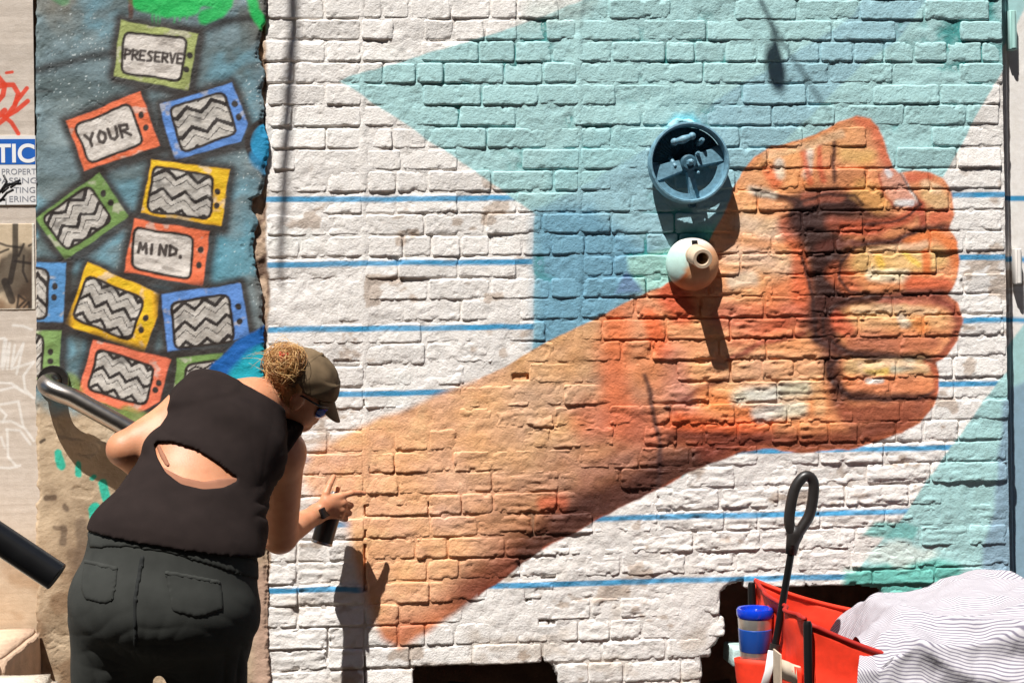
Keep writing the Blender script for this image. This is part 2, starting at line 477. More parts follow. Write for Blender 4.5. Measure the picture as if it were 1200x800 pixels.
    S([(1000,374),(1050,372),(1100,374)], 8, 13, (234,174,112), .9)
    S([(1010,366),(1060,362)], 3, 7, (226,200,130), .6)
    S([(980,376),(992,386)], 7, 9, (214,98,60), .85)
    S([(1078,378),(1082,384)], 6, 9, (236,140,64), .8)
    S([(1058,372),(1062,380)], 4, 6, (224,216,200), .7)
    S([(1000,402),(1050,404),(1090,402)], 7, 10, (186,106,72), .85)
    S([(955,398),(985,412),(1040,418),(1098,424)], 3.6, 7, (62,30,24), .95)
    S([(962,372),(972,396),(985,410)], 4, 8, (86,42,30), .9)
    # little finger
    S([(1000,430),(1080,430)], 7, 9, (222,182,126), .9)
    S([(1018,430),(1036,434)], 4, 7, (236,196,84), .85)
    S([(1050,432),(1066,428)], 4, 7, (206,212,190), .7)
    S([(1000,452),(1085,454)], 7, 10, (226,134,82), .9)
    S([(1018,447),(1032,447)], 2.5, 4, (222,222,206), .8)
    S([(1084,426),(1099,436),(1100,456),(1092,466)], 2.5, 5, (170,74,46), .85)
    S([(974,424),(976,442),(992,463),(1040,468),(1092,465)], 3.2, 7, (72,36,26), .95)
    S([(996,484),(1040,486),(1082,480)], 9, 13, (152,74,48), .88)
    S([(1000,504),(1050,500)], 4, 9, (122,60,38), .8)
    D_ = (58,30,24)
    for P, hw in (([(925,252),(938,236),(962,230),(1000,228),(1012,240)], 2.6), ([(1012,262),(1046,258),(1066,252),(1078,240)], 2.2), ([(1078,240),(1070,224),(1054,204)], .9), ([(1010,286),(1040,285),(1062,276),(1086,268),(1114,266)], 2.4), ([(1000,290),(985,306),(984,326),(996,342),(1020,348)], 2.6),
                  ([(990,352),(1040,349),(1080,345),(1113,344)], 2.4), ([(985,356),(962,372),(964,392),(982,408),(1010,416)], 2.8), ([(1000,418),(1050,419),(1098,424)], 2.2), ([(985,418),(972,432),(978,452),(996,464)], 2.6), ([(996,466),(1040,470),(1078,468),(1096,458)], 2.0), ([(880,222),(920,231),(940,236)], 2.0), ([(940,300),(952,350),(955,400)], 3.0)):
        S(P, hw*.45, 2.4, D_, .85)
    for P, hw in (([(1020,296),(1050,292),(1084,286)], 3), ([(1000,364),(1050,362),(1096,366)], 3), ([(1010,428),(1050,426),(1084,432)], 2.6), ([(900,180),(950,170),(985,158)], 4), ([(1085,216),(1100,222)], 4)):
        S(P, hw, 5, (240,196,150), .75)
    # outline glow of orange, brush variation
    e = (1-sst(0, 12, -sd))*sst(820, 880, u)
    put(A, (218,112,66), e*.3)
    A *= (1 + .10*fbm(x*20, z*20, 71) + .05*fbm(x*60, z*90, 72))[:, None]
    hue = fbm(x*8, z*11, 77)
    A[:, 2] *= 1 - .18*hue; A[:, 0] *= 1 + .05*hue
    A = A + (A.mean(1, keepdims=True)-A)*.06
    C += (A-C)*inside[:, None]
    # overspray round the wet edge by the painter's hand
    ov = np.exp(-np.maximum(sd, 0)/9)*np.exp(-((u-385)**2+(v-580)**2)/60**2)
    put(C, (236,176,130), ov*.6*(1-inside))
    # broken brick and old lime laid bare beside the plaster
    r = 1-sst(-2, 2, u-(311+v*.006)+3*w1)
    put(C, (178,150,124), r*.95)
    put(C, (92,64,50), r*sst(.1, .5, fbm(x*22, z*16, 91))*.8)
    return np.clip(C, .004, .86)

def wall_x(u, z):
    v = 400-(z-1.45)*374
    for _ in range(4):
        p = pt(u, v); v += (p[2]-z)*374
    return p[0]

# ------------------------------------------------------------------ brick wall
M_MURAL = mat_paint('mural_paint_on_brick', rough=.62, bscale=150, bdist=.0022, spec=.35)
wall = empty('brick_wall', (float(pt(740,400)[0]), 0.1, 0))
tag(wall, 'old brick wall painted white and turquoise with a huge raised orange fist mural', 'wall')
COURSE = 0.06743
ZK = lambda k: 1.9205 + (9-k)*COURSE
K0, K1 = -9, 37
JT = {
 0:[313,380,423,448,480,528,575,606,655,713,787,861,935,1008,1083,1160],
 1:[312,346,423,462,497,532,568,607,640,676,752,828,899,975,1051,1125],
 2:[307,381,424,493,561,604,647,677,717,780,814,850,887,925,961,1000,1036,1072,1111,1151],
 3:[310,345,424,449,488,520,591,637,677,751,824,898,972,1047,1124],
 4:[313,381,424,495,564,631,680,722,787,870,945,1022,1101],
 5:[310,342,424,463,538,605,672,752,828,905,979,1060,1132],
 6:[317,382,425,460,500,570,642,680,717,790,867,941,1016,1092],
 7:[319,347,426,470,537,611,680,755,830,900,975,1050,1122],
 8:[315,383,430,464,501,576,649,679,717,790,862,940,1015,1090],
 9:[312,346,425,464,537,605,680,740,815,888,960,1036,1112],
 10:[312,384,428,497,569,635,716,790,864,940,1012,1086],
 11:[312,351,430,472,506,540,574,612,646,685,720,757,795,832,868,905,942,979,1015,1052,1090,1130],
 12:[312,427,466,537,605,682,719,795,868,944,1020,1098],
 13:[312,350,430,502,575,645,682,757,830,906,980,1055,1130],
 14:[312,395,428,472,541,608,680,745,820,896,970,1046,1120],
 15:[312,427,494,571,640,706,780,856,930,1006,1082],
}
jr = random.Random(5)
for k in range(K0, K1):
    if k in JT: js = JT[k]
    else:
        hd = (k % 9) == 2
        js = [312]; seam = 427
        x = 312 + jr.choice([36, 72, 74])
        while x < seam-24: js.append(x); x += jr.choice([36,74])
        js.append(seam); x = seam + (36 if hd else jr.choice([38, 56, 74, 74]))
        while x < 1140:
            js.append(x + jr.uniform(-4, 4)); x += (36.5 if hd else jr.choice([74,74,75,76,62,38] if k > 15 else [74,75,73]))
        JT[k] = js
def HOLE_A(u, v): return sd_poly(u, v, HA)
HA = [(488,784),(520,777),(560,781),(600,774),(640,775),(653,790),(660,800),(664,1000),(470,1000),(482,800)]
HB = [(846,694),(868,683),(930,686),(1000,687),(1030,690),(1050,720),(1055,1000),(812,1000),(824,768),(838,756),(851,736),(844,708)]
XL0, XR0 = pt(312, 400)[0], pt(1180, 400)[0]

def smear(u, v):
    s = np.exp(-(((u-640)/150)**2 + ((v-480)/90)**2)**2) + .8*np.exp(-(((u-760)/170)**2 + ((v-690)/80)**2)**2)
    s = s + .7*np.exp(-(((u-365)/60)**2 + ((v-300)/110)**2)**2) + .6*np.exp(-(((u-520)/80)**2+((v-440)/40)**2)**2)
    s = s + .45*np.exp(-(((u-720)/45)**2+((v-120)/45)**2)**2)
    return np.clip(s, 0, 1)

def erode(u, v):
    e = np.exp(-(((u-930)/190)**2 + ((v-370)/150)**2)**2) + .9*np.exp(-(((u-760)/260)**2 + ((v-600)/150)**2)**2)
    e = e + .7*np.exp(-(((u-360)/90)**2+((v-720)/110)**2)**2) + .8*np.exp(-(((u-1080)/110)**2+((v-610)/90)**2)**2)
    return np.clip(e, 0, 1)

def relief(x, z, u, v):
    """lumpy paint and worn clay, metres proud of the wall"""
    e, s = erode(u, v), smear(u, v)
    h = .0008*fbm(x*26, z*26, 101, 5, .62)
    lay = fbm(x*15 + .8*fbm(x*8, z*8, 5), z*85, 103, 3)
    h = h + e*(.0025*lay - .0030*sst(.35, .8, fbm(x*26, z*60, 105)))
    h = h + s*(.0020*fbm(x*16, z*22, 107) - .0030*sst(.5, .75, 1-np.abs(fbm(x*10, z*13, 109))*2.2)*.7)
    pit = sst(.55, .8, fbm(x*70, z*70, 111, 3))
    return h - .0016*pit

SLOTS = [(392,424,421,428),(395,523,424,527),(433,549,463,553),(427,594,480,603),(408,623,454,628),(426,640,429,690),(600,440,625,443),
         (425,470,470,474),(632,726,650,730),(500,590,540,592),(468,776,500,782),(330,775,350,800),(424,770,432,800),(634,668,652,676),(616,690,622,704)]

def mortar_h(x, z, u, v):
    s = smear(u, v)
    h = -.0038 + .0036*fbm(x*7, z*9, 131, 3) + .0016*fbm(x*40, z*40, 133) + s*.0034 - erode(u, v)*.0013
    seam = np.exp(-((u-(424+v*.009))/5.0)**2) + np.exp(-((u-679)/4.5)**2)*(v < 420)
    h = h + seam*.0045
    for a, b, c, d in SLOTS:
        h = np.where((u > a) & (u < c) & (v > b-1.5) & (v < d+1.5), -.02, h)
    h = h - (u < 311)*(.006 + .008*fbm(x*20, z*15, 137))
    return np.minimum(h, .0012)

# mortar sheet
def mortar_sheet():
    xs = np.concatenate([np.linspace(XL0-.09, XL0-.02, 18)[:-1], np.linspace(XL0-.02, XR0, 520)]); zs = np.concatenate([np.linspace(ZK(K1), .30, 30)[:-1], np.linspace(.30, 2.56, 520), np.linspace(2.56, ZK(K0), 50)[1:]])
    X, Z = np.meshgrid(xs, zs); x, z = X.ravel(), Z.ravel()
    u, v = project(np.stack([x, 0*x, z], 1))
    h = mortar_h(x, z, u, v)
    C = paint_mural(x, z)
    # the first, stronger turquoise coat shows where the roller missed the joints
    inm = 1-sst(-2, 2, sd_poly(u, v, MINT))
    nog = sst(-2, 10, sd_poly(u, v, ARM))
    deep = (1-sst(-.006, -.0025, h))*sst(-.1, .5, fbm(x*5, z*5, 141))
    put(C, (20,138,136), inm*nog*deep*.85)
    bare = (1-sst(-.0085, -.005, h))*(1-inm)
    put(C, (150,126,104), bare*.6*sst(0, .6, fbm(x*8, z*8, 143)))
    F = grid_faces(len(zs), len(xs))
    sdh = np.minimum(sd_poly(u, v, HA), sd_poly(u, v, HB)) + 2.5*fbm(x*25, z*25, 145)
    drop = sdh < 0
    F = F[~drop[F].any(1)]
    h = h - .02*(1-sst(0, 4, sdh))
    V = np.stack([x, -h, z], 1)
    return mesh_obj('mortar', V, F, M_MURAL, None, C)
hang(mortar_sheet(), wall)

brick_rng = np.random.default_rng(3)
def brick_geo(x0, x1, z0, z1, sp):
    W, H = x1-x0, z1-z0
    nx, nz = max(4, int(round(W/sp))+1), max(4, int(round(H/sp))+1)
    ease = lambda n: (lambda t: t + .10*np.sin(2*np.pi*t)*-1/np.pi)(np.linspace(0, 1, n))
    s, t = ease(nx), ease(nz)
    S, T = np.meshgrid(s, t); x, z = (x0+S*W), (z0+T*H)
    # uneven, knocked edges
    ed = np.minimum(np.minimum(S*W, (1-S)*W), np.minimum(T*H, (1-T)*H))
    k = 1-sst(0, .02, ed)
    x = x + .0021*fbm(x*34+z0*91, z*28, 151)*k*(1-2*0)
    z = z + .0021*fbm(x*30, z*28+x0*57, 153)*k
    # rounded corners
    cx = np.minimum(S*W, (1-S)*W); cz = np.minimum(T*H, (1-T)*H); rc = .009
    ax, az = np.clip(rc-cx, 0, rc), np.clip(rc-cz, 0, rc)
    rr = np.hypot(ax, az); pull = np.where(rr > 0, np.minimum(1, np.maximum(ax, az)/np.maximum(rr, 1e-9)), 1)
    x = x + np.where(S < .5, 1, -1)*ax*(1-pull); z = z + np.where(T < .5, 1, -1)*az*(1-pull)
    xf, zf = x.ravel(), z.ravel()
    u, v = project(np.stack([xf, 0*xf, zf], 1))
    sm = smear(u, v).mean(); er = erode(u, v).mean()
    R = .0022 + .0014*brick_rng.random()
    q = np.clip(1-ed.ravel()/R, 0, 1)
    off = brick_rng.normal(0, .0014) - .0012*sm + (brick_rng.random() < .06)*-.005
    tx, tz = brick_rng.normal(0, .0016), brick_rng.normal(.0006, .0013)
    h = off + tx*(S.ravel()*2-1) + tz*(1-T.ravel()*2) + relief(xf, zf, u, v)
    h = h - R*(1-np.sqrt(np.maximum(1-q*q, 0)))
    # chipped arrises
    chip = sst(.30, .75, fbm(xf*34, zf*34, 161))*(1-sst(.003, .014, ed.ravel()))
    h = h - .006*chip*(.5+er)
    C = paint_mural(xf, zf)
    V = np.stack([xf, -h, zf], 1)
    F = grid_faces(nz, nx)
    # skirt going back into the wall
    idx = np.arange(nx*nz).reshape(nz, nx)
    ring = np.concatenate([idx[0,:], idx[1:,-1], idx[-1,-2::-1], idx[-2:0:-1,0]])
    V2 = V[ring].copy(); V2[:,1] = .035
    n0 = len(V); m_ = len(ring); j = np.arange(m_)
    F2 = np.stack([ring, n0+j, n0+(j+1) % m_, ring[(j+1) % m_]], 1)
    return np.concatenate([V, V2]), np.concatenate([F, F2]), np.concatenate([C, C[ring]])

bricks = []
for k in range(K0, K1):
    zt, zb = ZK(k), ZK(k+1); zc = (zt+zb)/2
    wob = jr.uniform(-.0015, .0015)
    js = [wall_x(u, zc) for u in JT[k]] + [XR0 + jr.uniform(-.012, .006)]
    for a, b in zip(js[:-1], js[1:]):
        if b-a < .045: continue
        jx, jz = jr.uniform(.0014, .0034), jr.uniform(.0014, .0034)
        x0, x1, z0, z1 = a+jx, b-jr.uniform(.0014,.0034), zb+jz+wob, zt-jr.uniform(.0014,.0032)+wob
        xs = np.linspace(x0, x1, 40)
        u, v = project(np.stack([xs, 0*xs, np.full(40, zc)], 1))
        free = np.minimum(sd_poly(u, v, HA), sd_poly(u, v, HB)) > 0
        if not free.any(): continue
        if not free.all():
            i = np.where(free)[0]
            if i[-1]-i[0]+1 != len(i): continue
            x0, x1 = xs[i[0]], xs[i[-1]]
            if x1-x0 < .03: continue
        uu, vv = project(np.array([[(x0+x1)/2, 0, zc]])); uu, vv = uu[0], vv[0]
        if k == 27 and 848 < uu < 1075: z0 += .017
        if k == 27 and x1 < pt(1120,690)[0] and 1075 < uu: z0 += .010
        vis = max(0, min(1180, uu+40)-max(312, uu-40))/80 * (1 if -8 < vv < 806 else 0)
        if uu < 300 + 40 and vv > 640: vis *= .4
        if uu > 1000 and vv > 690: vis = 0
        bricks.append((vis*(x1-x0)*(z1-z0), x0, x1, z0, z1))
bricks.sort(key=lambda t: -t[0])
restV, restF, restC, nv = [], [], [], 0
for i, (ar, x0, x1, z0, z1) in enumerate(bricks):
    if i < 300:
        V, F, C = brick_geo(x0, x1, z0, z1, .0042)
        hang(mesh_obj('brick', V, F, M_MURAL, None, C), wall)
    else:
        V, F, C = brick_geo(x0, x1, z0, z1, .0045 if ar > 0 else .009)
        restV.append(V); restF.append(F+nv); restC.append(C); nv += len(V)
o = hang(mesh_obj('brick_courses', np.concatenate(restV), np.concatenate(restF), M_MURAL, None, np.concatenate(restC)), wall)
o['kind'] = 'stuff'
# the thickness of the wall and the dark cavities behind the broken openings
M_CORE = mat_solid('soot_dark_masonry', (98,78,64), .95, var=.3, vscale=14, bscale=60, bdist=.004)
z0w, z1w = 0.0, ZK(K0)
def cav(PA):
    a = np.array(PA); u0, u1, v0 = a[:,0].min()-6, a[:,0].max()+6, a[:,1].min()-6
    return pt(u0, 790)[0], pt(u1, 790)[0], pt((u0+u1)/2, v0)[2]
a0, a1, at_ = cav(HA); b0, b1, bt_ = cav(HB)
mb = MB()
def wbox(xa, xb, za, zb, ya=.036, yb=.36): mb.box((xa, ya, za), (xb, yb, zb))
wbox(XL0-.09, a0, z0w, z1w); wbox(a0+.0005, a1-.0005, at_, z1w); wbox(a1, b0, z0w, z1w); wbox(b0+.0005, b1-.0005, bt_, z1w); wbox(b1, XR0-.006, z0w, z1w)
wbox(a0, a1, z0w, .05); wbox(b0, b1, z0w, .05)
mb.box((a0, .34, .05), (a1, .355, at_)); mb.box((b0, .34, .05), (b1, .355, bt_))
mb.build('wall_core', M_CORE, wall)
# loose bricks lying in the openings
def rubble(u, v, y, w, h_, d, ang, white):
    p = pt(u, v, y); Mx = Matrix.Translation(tuple(p)) @ Matrix.Rotation(ang, 4, 'Y') @ Matrix.Rotation(ang*.7, 4, 'Z')
    o = MB().box((-w/2,-d/2,-h_/2), (w/2,d/2,h_/2), .006, Mx).build('loose_brick', M_RUB1 if white else M_CORE, wall, angle=50)
M_RUB1 = mat_solid('flaked_paint_brick', (170,192,188), .8, var=.35, vscale=22, bscale=60, bdist=.004)
rubble(868, 766, .055, .085, .058, .12, .06, True); rubble(842, 812, .12, .10, .06, .1, -.2, False); rubble(560, 815, .14, .19, .06, .1, .15, False); rubble(620, 822, .10, .10, .06, .1, -.25, False); rubble(985, 812, .15, .19, .06, .1, .1, False)
# ------------------------------------------------------------------ plaster wall with the painted television sets
M_PLASTER = mat_paint('graffiti_on_plaster', rough=.6, bscale=120, bdist=.0016)
EDGE = np.array([(-700,312),(0,313),(28,312),(45,306),(60,304),(75,304),(90,310),(110,308),(130,309),(150,310),(165,313),(185,316),(200,311),(220,309),(232,305),(238,293),(250,296),(262,303),(275,300),(290,296),(310,299),(325,300),(340,306),(360,308),(385,309),(450,310),(520,312),(600,313),(700,314),(800,316),(1400,320)], float)
GREEN, ORANGE, BLUE, YELLOW, OLIVE = (118,150,84), (236,118,78), (98,144,214), (250,190,40), (166,176,108)
TVS = [  # frame, screen, knobs, colour, what is on the screen
 ([(142,25),(233,41),(220,107),(134,90)], [(148,40),(219,47),(211,95),(144,85)], [(223,66),(219,83)], OLIVE, 'PRESERVE'),
 ([(79,143),(165,108),(189,172),(100,201)], [(90,150),(152,124),(168,168),(107,191)], [(167,136),(172,150)], ORANGE, 'YOUR'),
 ([(187,124),(272,98),(290,145),(283,167),(206,188)], [(201,128),(262,110),(276,156),(215,178)], [(275,123),(280,138)], BLUE, 4),
 ([(179,188),(270,200),(259,266),(166,250)], [(183,197),(250,209),(245,256),(174,246)], [(256,225),(254,242)], YELLOW, 5),
 ([(42,256),(118,203),(152,254),(78,306)], [(52,256),(105,220),(131,258),(80,293)], [(122,227),(131,238)], GREEN, 5),
 ([(158,257),(246,272),(239,336),(146,319)], [(159,268),(226,279),(222,326),(156,314)], [(236,294),(234,311)], ORANGE, 'MIND'),
 ([(104,308),(188,345),(186,370),(169,414),(77,379)], [(104,325),(168,351),(153,398),(87,371)], [(172,372),(167,386)], YELLOW, 6),
 ([(190,345),(282,332),(293,395),(197,412)], [(203,356),(267,346),(274,398),(207,407)], [(279,359),(281,377)], BLUE, 5),
 ([(110,398),(201,421),(188,470),(163,485),(92,463)], [(117,410),(180,430),(171,473),(105,455)], [(187,449),(183,457)], (240,124,92), 6),
 ([(30,308),(79,309),(75,377),(30,376)], [(10,314),(57,318),(55,372),(10,372)], [(66,336),(65,349)], (92,150,206), 4),
 ([(30,388),(73,387),(70,442),(30,446)], [(10,392),(50,394),(48,440),(10,440)], [(60,412),(60,423)], (132,164,98), 5),
 ([(208,419),(262,413),(256,452),(205,456)], [(220,428),(258,423),(252,450),(218,452)], [], GREEN, 4),
]
LET = {'P':[[(0,1),(0,0)],[(0,1),(.8,.9),(.8,.55),(0,.45)]], 'R':[[(0,1),(0,0)],[(0,1),(.8,.9),(.75,.55),(0,.5)],[(.2,.5),(.9,0)]],
 'E':[[(.8,1),(0,1),(0,0),(.8,0)],[(0,.5),(.6,.5)]], 'S':[[(.8,.95),(.3,1),(.05,.75),(.7,.35),(.6,.05),(0,.0)]], 'V':[[(0,1),(.4,0),(.85,1)]],
 'Y':[[(0,1),(.42,.5),(.85,1)],[(.42,.5),(.42,0)]], 'O':[[(.4,1),(.05,.6),(.1,.15),(.45,0),(.8,.3),(.8,.75),(.4,1)]], 'U':[[(0,1),(.05,.2),(.4,0),(.8,.2),(.85,1)]],
 'M':[[(0,0),(.1,1),(.45,.35),(.8,1),(.95,0)]], 'i':[[(.3,.65),(.3,0)],[(.3,.92),(.31,.93)]], 'N':[[(0,0),(.05,1),(.75,0),(.8,1)]], 'D':[[(0,1),(.05,0)],[(0,1),(.8,.7),(.75,.25),(.05,0)]], '.':[[(.1,.05),(.1,-.12)]]}

def write(C, u, v, text, x0, y0, x1, y1, ht, hw, rgb):
    """hand lettering along a slanted base line"""
    d = np.array([x1-x0, y1-y0], float); L = np.hypot(*d); e = d/L; n = np.array([e[1], -e[0]]); adv = L/len(text)
    for i, ch in enumerate(text):
        for pl in LET[ch]:
            stroke(C, u, v, [tuple(np.array([x0, y0]) + e*(i*adv + a*adv*.8) + n*b*ht) for a, b in pl], hw, 1.0, rgb, .95)

def paint_tvs(x, z):
    u, v = project(np.stack([x, 0*x, z], 1))
    w1, w2 = fbm(x*16, z*16, 203), fbm(x*16, z*16, 209)
    n3 = fbm(x*5 + .3*w1, z*9, 213)
    C = np.tile(lin((120,140,146)), (len(x), 1))
    put(C, (96,112,114), sst(-.5, .5, n3))
    put(C, (118,165,182), sst(-.05, .6, fbm(x*6-z*3, z*7, 217))*.8)
    put(C, (160,176,178), sst(.2, .8, fbm(x*4, z*11, 219))*.5)
    put(C, (84,150,170), sst(215, 300, v)*(1-sst(440, 470, v))*sst(-.2, .5, fbm(x*7, z*7, 221))*.75)
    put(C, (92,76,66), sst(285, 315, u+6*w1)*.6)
    put(C, (150,140,124), (1-sst(0, 60, v))*sst(-.2, .4, fbm(x*6, z*4, 223))*.6)
    # dark sprayed lines across the plaster
    S = lambda P, hw, so, rgb, op=1.0: stroke(C, u+2*w1, v+2*w2, P, hw, so, rgb, op)
    S([(40,84),(70,78),(100,68),(140,63)], 3, 8, (52,54,54), .9)
    S([(40,108),(62,106)], 1, 3, (52,56,56), .7)
    S([(205,42),(240,36),(275,24),(316,22)], 3, 9, (48,44,42), .9)
    # white speckle
    st = noise2(x*230, z*230, 231)
    put(C, (222,232,232), sst(.80, .9, st)*sst(-.1, .5, fbm(x*5, z*5, 233))*.8)
    # green tag above
    for P, hw in (([(160,0),(200,-4),(250,2)], 8), ([(165,3),(190,10),(222,8),(240,-6)], 9), ([(196,14),(226,12)], 7), ([(240,22),(255,17),(266,5),(268,-8)], 6.5), ([(295,-6),(298,12),(304,24),(309,32)], 4.5), ([(300,18),(305,24)], 5), ([(62,-5),(75,2)], 4)):
        S(P, hw, 4, (36,186,92), .95 if P[0][0] > 100 else .35)
    for a, b, c in ((184,18,44), (180,14,40), (188,16,30), (205,20,28), (212,18,26), (220,16,24)): S([(a,b),(a-1,c)], .7, 1.2, (60,190,104), .7)
    S([(153,-5),(154,20)], 2.2, 2, (112,72,58), .8)
    # round blue thing with a thick black outline at the edge
    cd = np.hypot(u-318, v-168)
    put(C, (36,140,186), 1-sst(24, 26, cd)); put(C, (44,38,36), sst(23, 25, cd)*(1-sst(29.5, 32, cd)))
    S([(300,186),(314,198)], 6, 5, (40,140,190), .7)
    # soft dark halo, then each set
    for fr, sc, kn, col, what in TVS:
        k = np.where(sd_poly(u, v, fr) < 40)[0]
        if not len(k): continue
        fp = np.array(fr, float)
        uu, vv = u[k]+1.1*w1[k], v[k]+1.1*w2[k]
        sub = C[k].copy(); sd = sd_poly(uu, vv, fp); off = sd_poly(uu-2, vv-4, fp)
        put(sub, (58,50,46), (1-sst(2, 13, np.minimum(sd, off)))*.92)
        cc = np.tile(lin(col), (len(k), 1)); cc *= (1+.10*fbm(uu*.06, vv*.09, 241))[:, None]
        put(cc, (208,200,186), sst(.45, .8, fbm(uu*.05+fr[0][0], vv*.07, 243))*.6)
        m_ = 1-sst(-1, 1, sd); sub += (cc-sub)*m_[:, None]
        sp = rpoly(sc, 7); ss = sd_poly(uu, vv, sp)
        put(sub, (50,42,38), 1-sst(2.2, 4.0, ss))
        s0 = np.array(sc, float); o = s0[0]; ex, ey = s0[1]-s0[0], s0[3]-s0[0]
        det = ex[0]*ey[1]-ex[1]*ey[0]; du, dv = uu-o[0], vv-o[1]
        a, b = (du*ey[1]-dv*ey[0])/det, (ex[0]*dv-ex[1]*du)/det
        if isinstance(what, str):
            base = np.tile(lin((216,208,200)), (len(k), 1)); base *= (1+.12*fbm(a*2.5, b*9, 251))[:, None]
            put(base, (150,140,132), sst(.35, .8, fbm(a*3, b*8+fr[0][0], 253))*.6)
        else:
            tri = np.abs(((a*(what*.5+.1) + .1*what) % 1)-.5)*2
            w = b*4.4 + tri*.85 + .08*fbm(a*6, b*6, 257) + what*.37; fw = w % 1
            base = np.tile(lin((196,190,182)), (len(k), 1)); base *= (1+.22*fbm(a*8, b*8, 255))[:, None]
            put(base, (116,112,108), sst(.25, .7, fbm(a*3+what, b*3, 259))*.7)
            dark = sst(.46, .52, fw)*(1-sst(.88, .94, fw)); alt = (np.floor(w).astype(int) % 2 == 0)
            put(base, (54,48,46), dark*np.where(alt, 1, .0))
            put(base, (52,46,44), (1-sst(.035, .075, np.abs(fw-.5)))*.95)
        m_ = 1-sst(-1, .6, ss); sub += (base-sub)*m_[:, None]
        for kx, ky in kn: put(sub, (56,50,46), 1-sst(2.8, 4.2, np.hypot(uu-kx, (vv-ky)*.9)))
        C[k] = sub
    K_ = (58,48,44)
    write(C, u, v, 'PRESERVE', 147, 70, 217, 76, 11, 1.2, K_)
    write(C, u, v, 'YOUR', 104, 173, 158, 158, 14, 1.6, K_)
    write(C, u, v, 'MiND.', 163, 296, 223, 302, 11, 1.6, K_)
    # thick cyan and blue brush stroke
    fill(C, u+2*w1, v+2*w2, [(318,376),(300,388),(276,402),(248,428),(232,452),(290,462),(318,440)], (26,98,176), 2)
    fill(C, u+4*w1, v+3*w2, [(318,398),(296,412),(272,436),(262,460),(300,470),(318,440)], (32,176,190), 5, .9)
    # bare render below, patched and stained
    lo = sst(-10, 12, v-(474+.17*(u-60)) + 9*w1 - 16*sst(95, 130, u)*0)
    B = np.tile(lin((192,170,142)), (len(x), 1)); B *= (1+.12*fbm(x*9, z*9, 261))[:, None]
    put(B, (150,128,104), sst(0, .6, fbm(x*6, z*6, 263))*.7)
    put(B, (222,204,178), sst(.2, .7, fbm(x*8, z*5, 265))*.6)
    put(B, (128,100,74), sst(.2, .6, fbm(x*5, z*7, 267))*sst(590, 720, v)*.8)
    C += (B-C)*lo[:, None]
    for P, hw in (([(150,482),(175,494)], 6), ([(120,478),(150,490)], 4), ([(84,446),(90,460)], 7), ([(56,440),(70,446)], 5)): S(P, hw, 6, (128,150,78), .8)
    for P, hw in (([(71,532),(73,546)], 4.5), ([(93,544),(94,555)], 3.2), ([(121,566),(127,588),(130,596)], 5), ([(112,596),(114,612)], 6.5), ([(109,560),(111,558)], 2), ([(118,612),(117,616)], 3)): S(P, hw, 1.6, (34,186,160), .95)
    S([(96,612),(100,640),(96,660)], 6, 5, (110,92,76), .75); S([(76,618),(74,636)], 3, 2.5, (96,80,66), .7); S([(88,650),(92,672)], 7, 6, (112,92,74), .6)
    S([(54,582),(64,583)], 2.5, 2, (84,66,52), .85); S([(66,618),(78,620)], 2, 2, (92,74,60), .6); S([(50,516),(54,514)], 1.6, 1.4, (60,48,40), .85); S([(77,592),(80,596)], 2, 2, (86,70,58), .7)
    S([(60,720),(78,735)], 8, 6, (128,104,78), .6)
    pk = sst(-8, 8, u-296)*sst(640, 680, v); put(C, (202,166,148), pk*.6)
    return np.clip(C, .004, .84)

plaster = empty('plaster_wall', (float(pt(175,400)[0]), 0, 0))
tag(plaster, 'rough rendered wall section painted with colourful old television sets reading preserve your mind', 'wall')
def plaster_sheet():
    ns = 236
    zs = np.concatenate([np.linspace(0, .30, 20)[:-1], np.linspace(.30, 2.56, 700), np.linspace(2.56, 3.13, 40)[1:]])
    s = np.linspace(0, 1, ns)
    vr = 400-(zs-1.45)*374 + 6
    xe = np.array([wall_x(np.interp(v_, EDGE[:,0], EDGE[:,1]), z_) for v_, z_ in zip(vr, zs)]) + .004*fbm(zs*30, zs*0, 271) + .002*noise2(zs*170, zs*0, 272)
    xl = np.array([wall_x(43, z_) for z_ in zs]) + .0025*fbm(zs*40, zs*0+5, 273)
    X = xl[:,None] + (xe-xl)[:,None]*s[None]; Z = np.repeat(zs[:,None], ns, 1)
    x, z = X.ravel(), Z.ravel(); u, v = project(np.stack([x, 0*x, z], 1))
    h = .012 + .0035*fbm(x*5, z*5, 275) + .0012*fbm(x*22, z*30, 277) - .002*sst(.62, .8, fbm(x*12, z*14, 279))*sst(470, 520, v)
    ck = np.abs(fbm(x*6, z*9, 281)); h = h - .002*(1-sst(.0, .02, ck))*sst(.1, .4, fbm(x*4, z*4, 283))
    ed = np.minimum((s*1.0)[None]*(xe-xl)[:,None], (1-s)[None]*(xe-xl)[:,None]).ravel()
    h = h - .006*(1-sst(0, .012, ed + .006*fbm(x*30, z*30, 285)))
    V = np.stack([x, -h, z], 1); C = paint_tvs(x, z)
    F = grid_faces(len(zs), ns)
    idx = np.arange(len(V)).reshape(len(zs), ns); n0 = len(V)
    for col, fl in ((idx[:,0], True), (idx[:,-1], False)):
        V2 = V[col].copy(); V2[:,1] = .02; j = np.arange(len(zs)-1); b = len(V)
        q = np.stack([col[:-1], b+j, b+j+1, col[1:]], 1); F = np.concatenate([F, q[:, ::-1] if fl else q]); V = np.concatenate([V, V2])
        c2 = C[col]*0 + lin((186,160,132))*(1+.3*fbm(zs*25, zs*0, 287))[:,None]; C = np.concatenate([C, c2])
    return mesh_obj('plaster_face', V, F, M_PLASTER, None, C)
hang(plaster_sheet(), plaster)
MB().box((pt(42,400)[0], .021, 0), (pt(300,400)[0]-.02, .36, 3.13)).build('masonry', M_CORE, plaster)

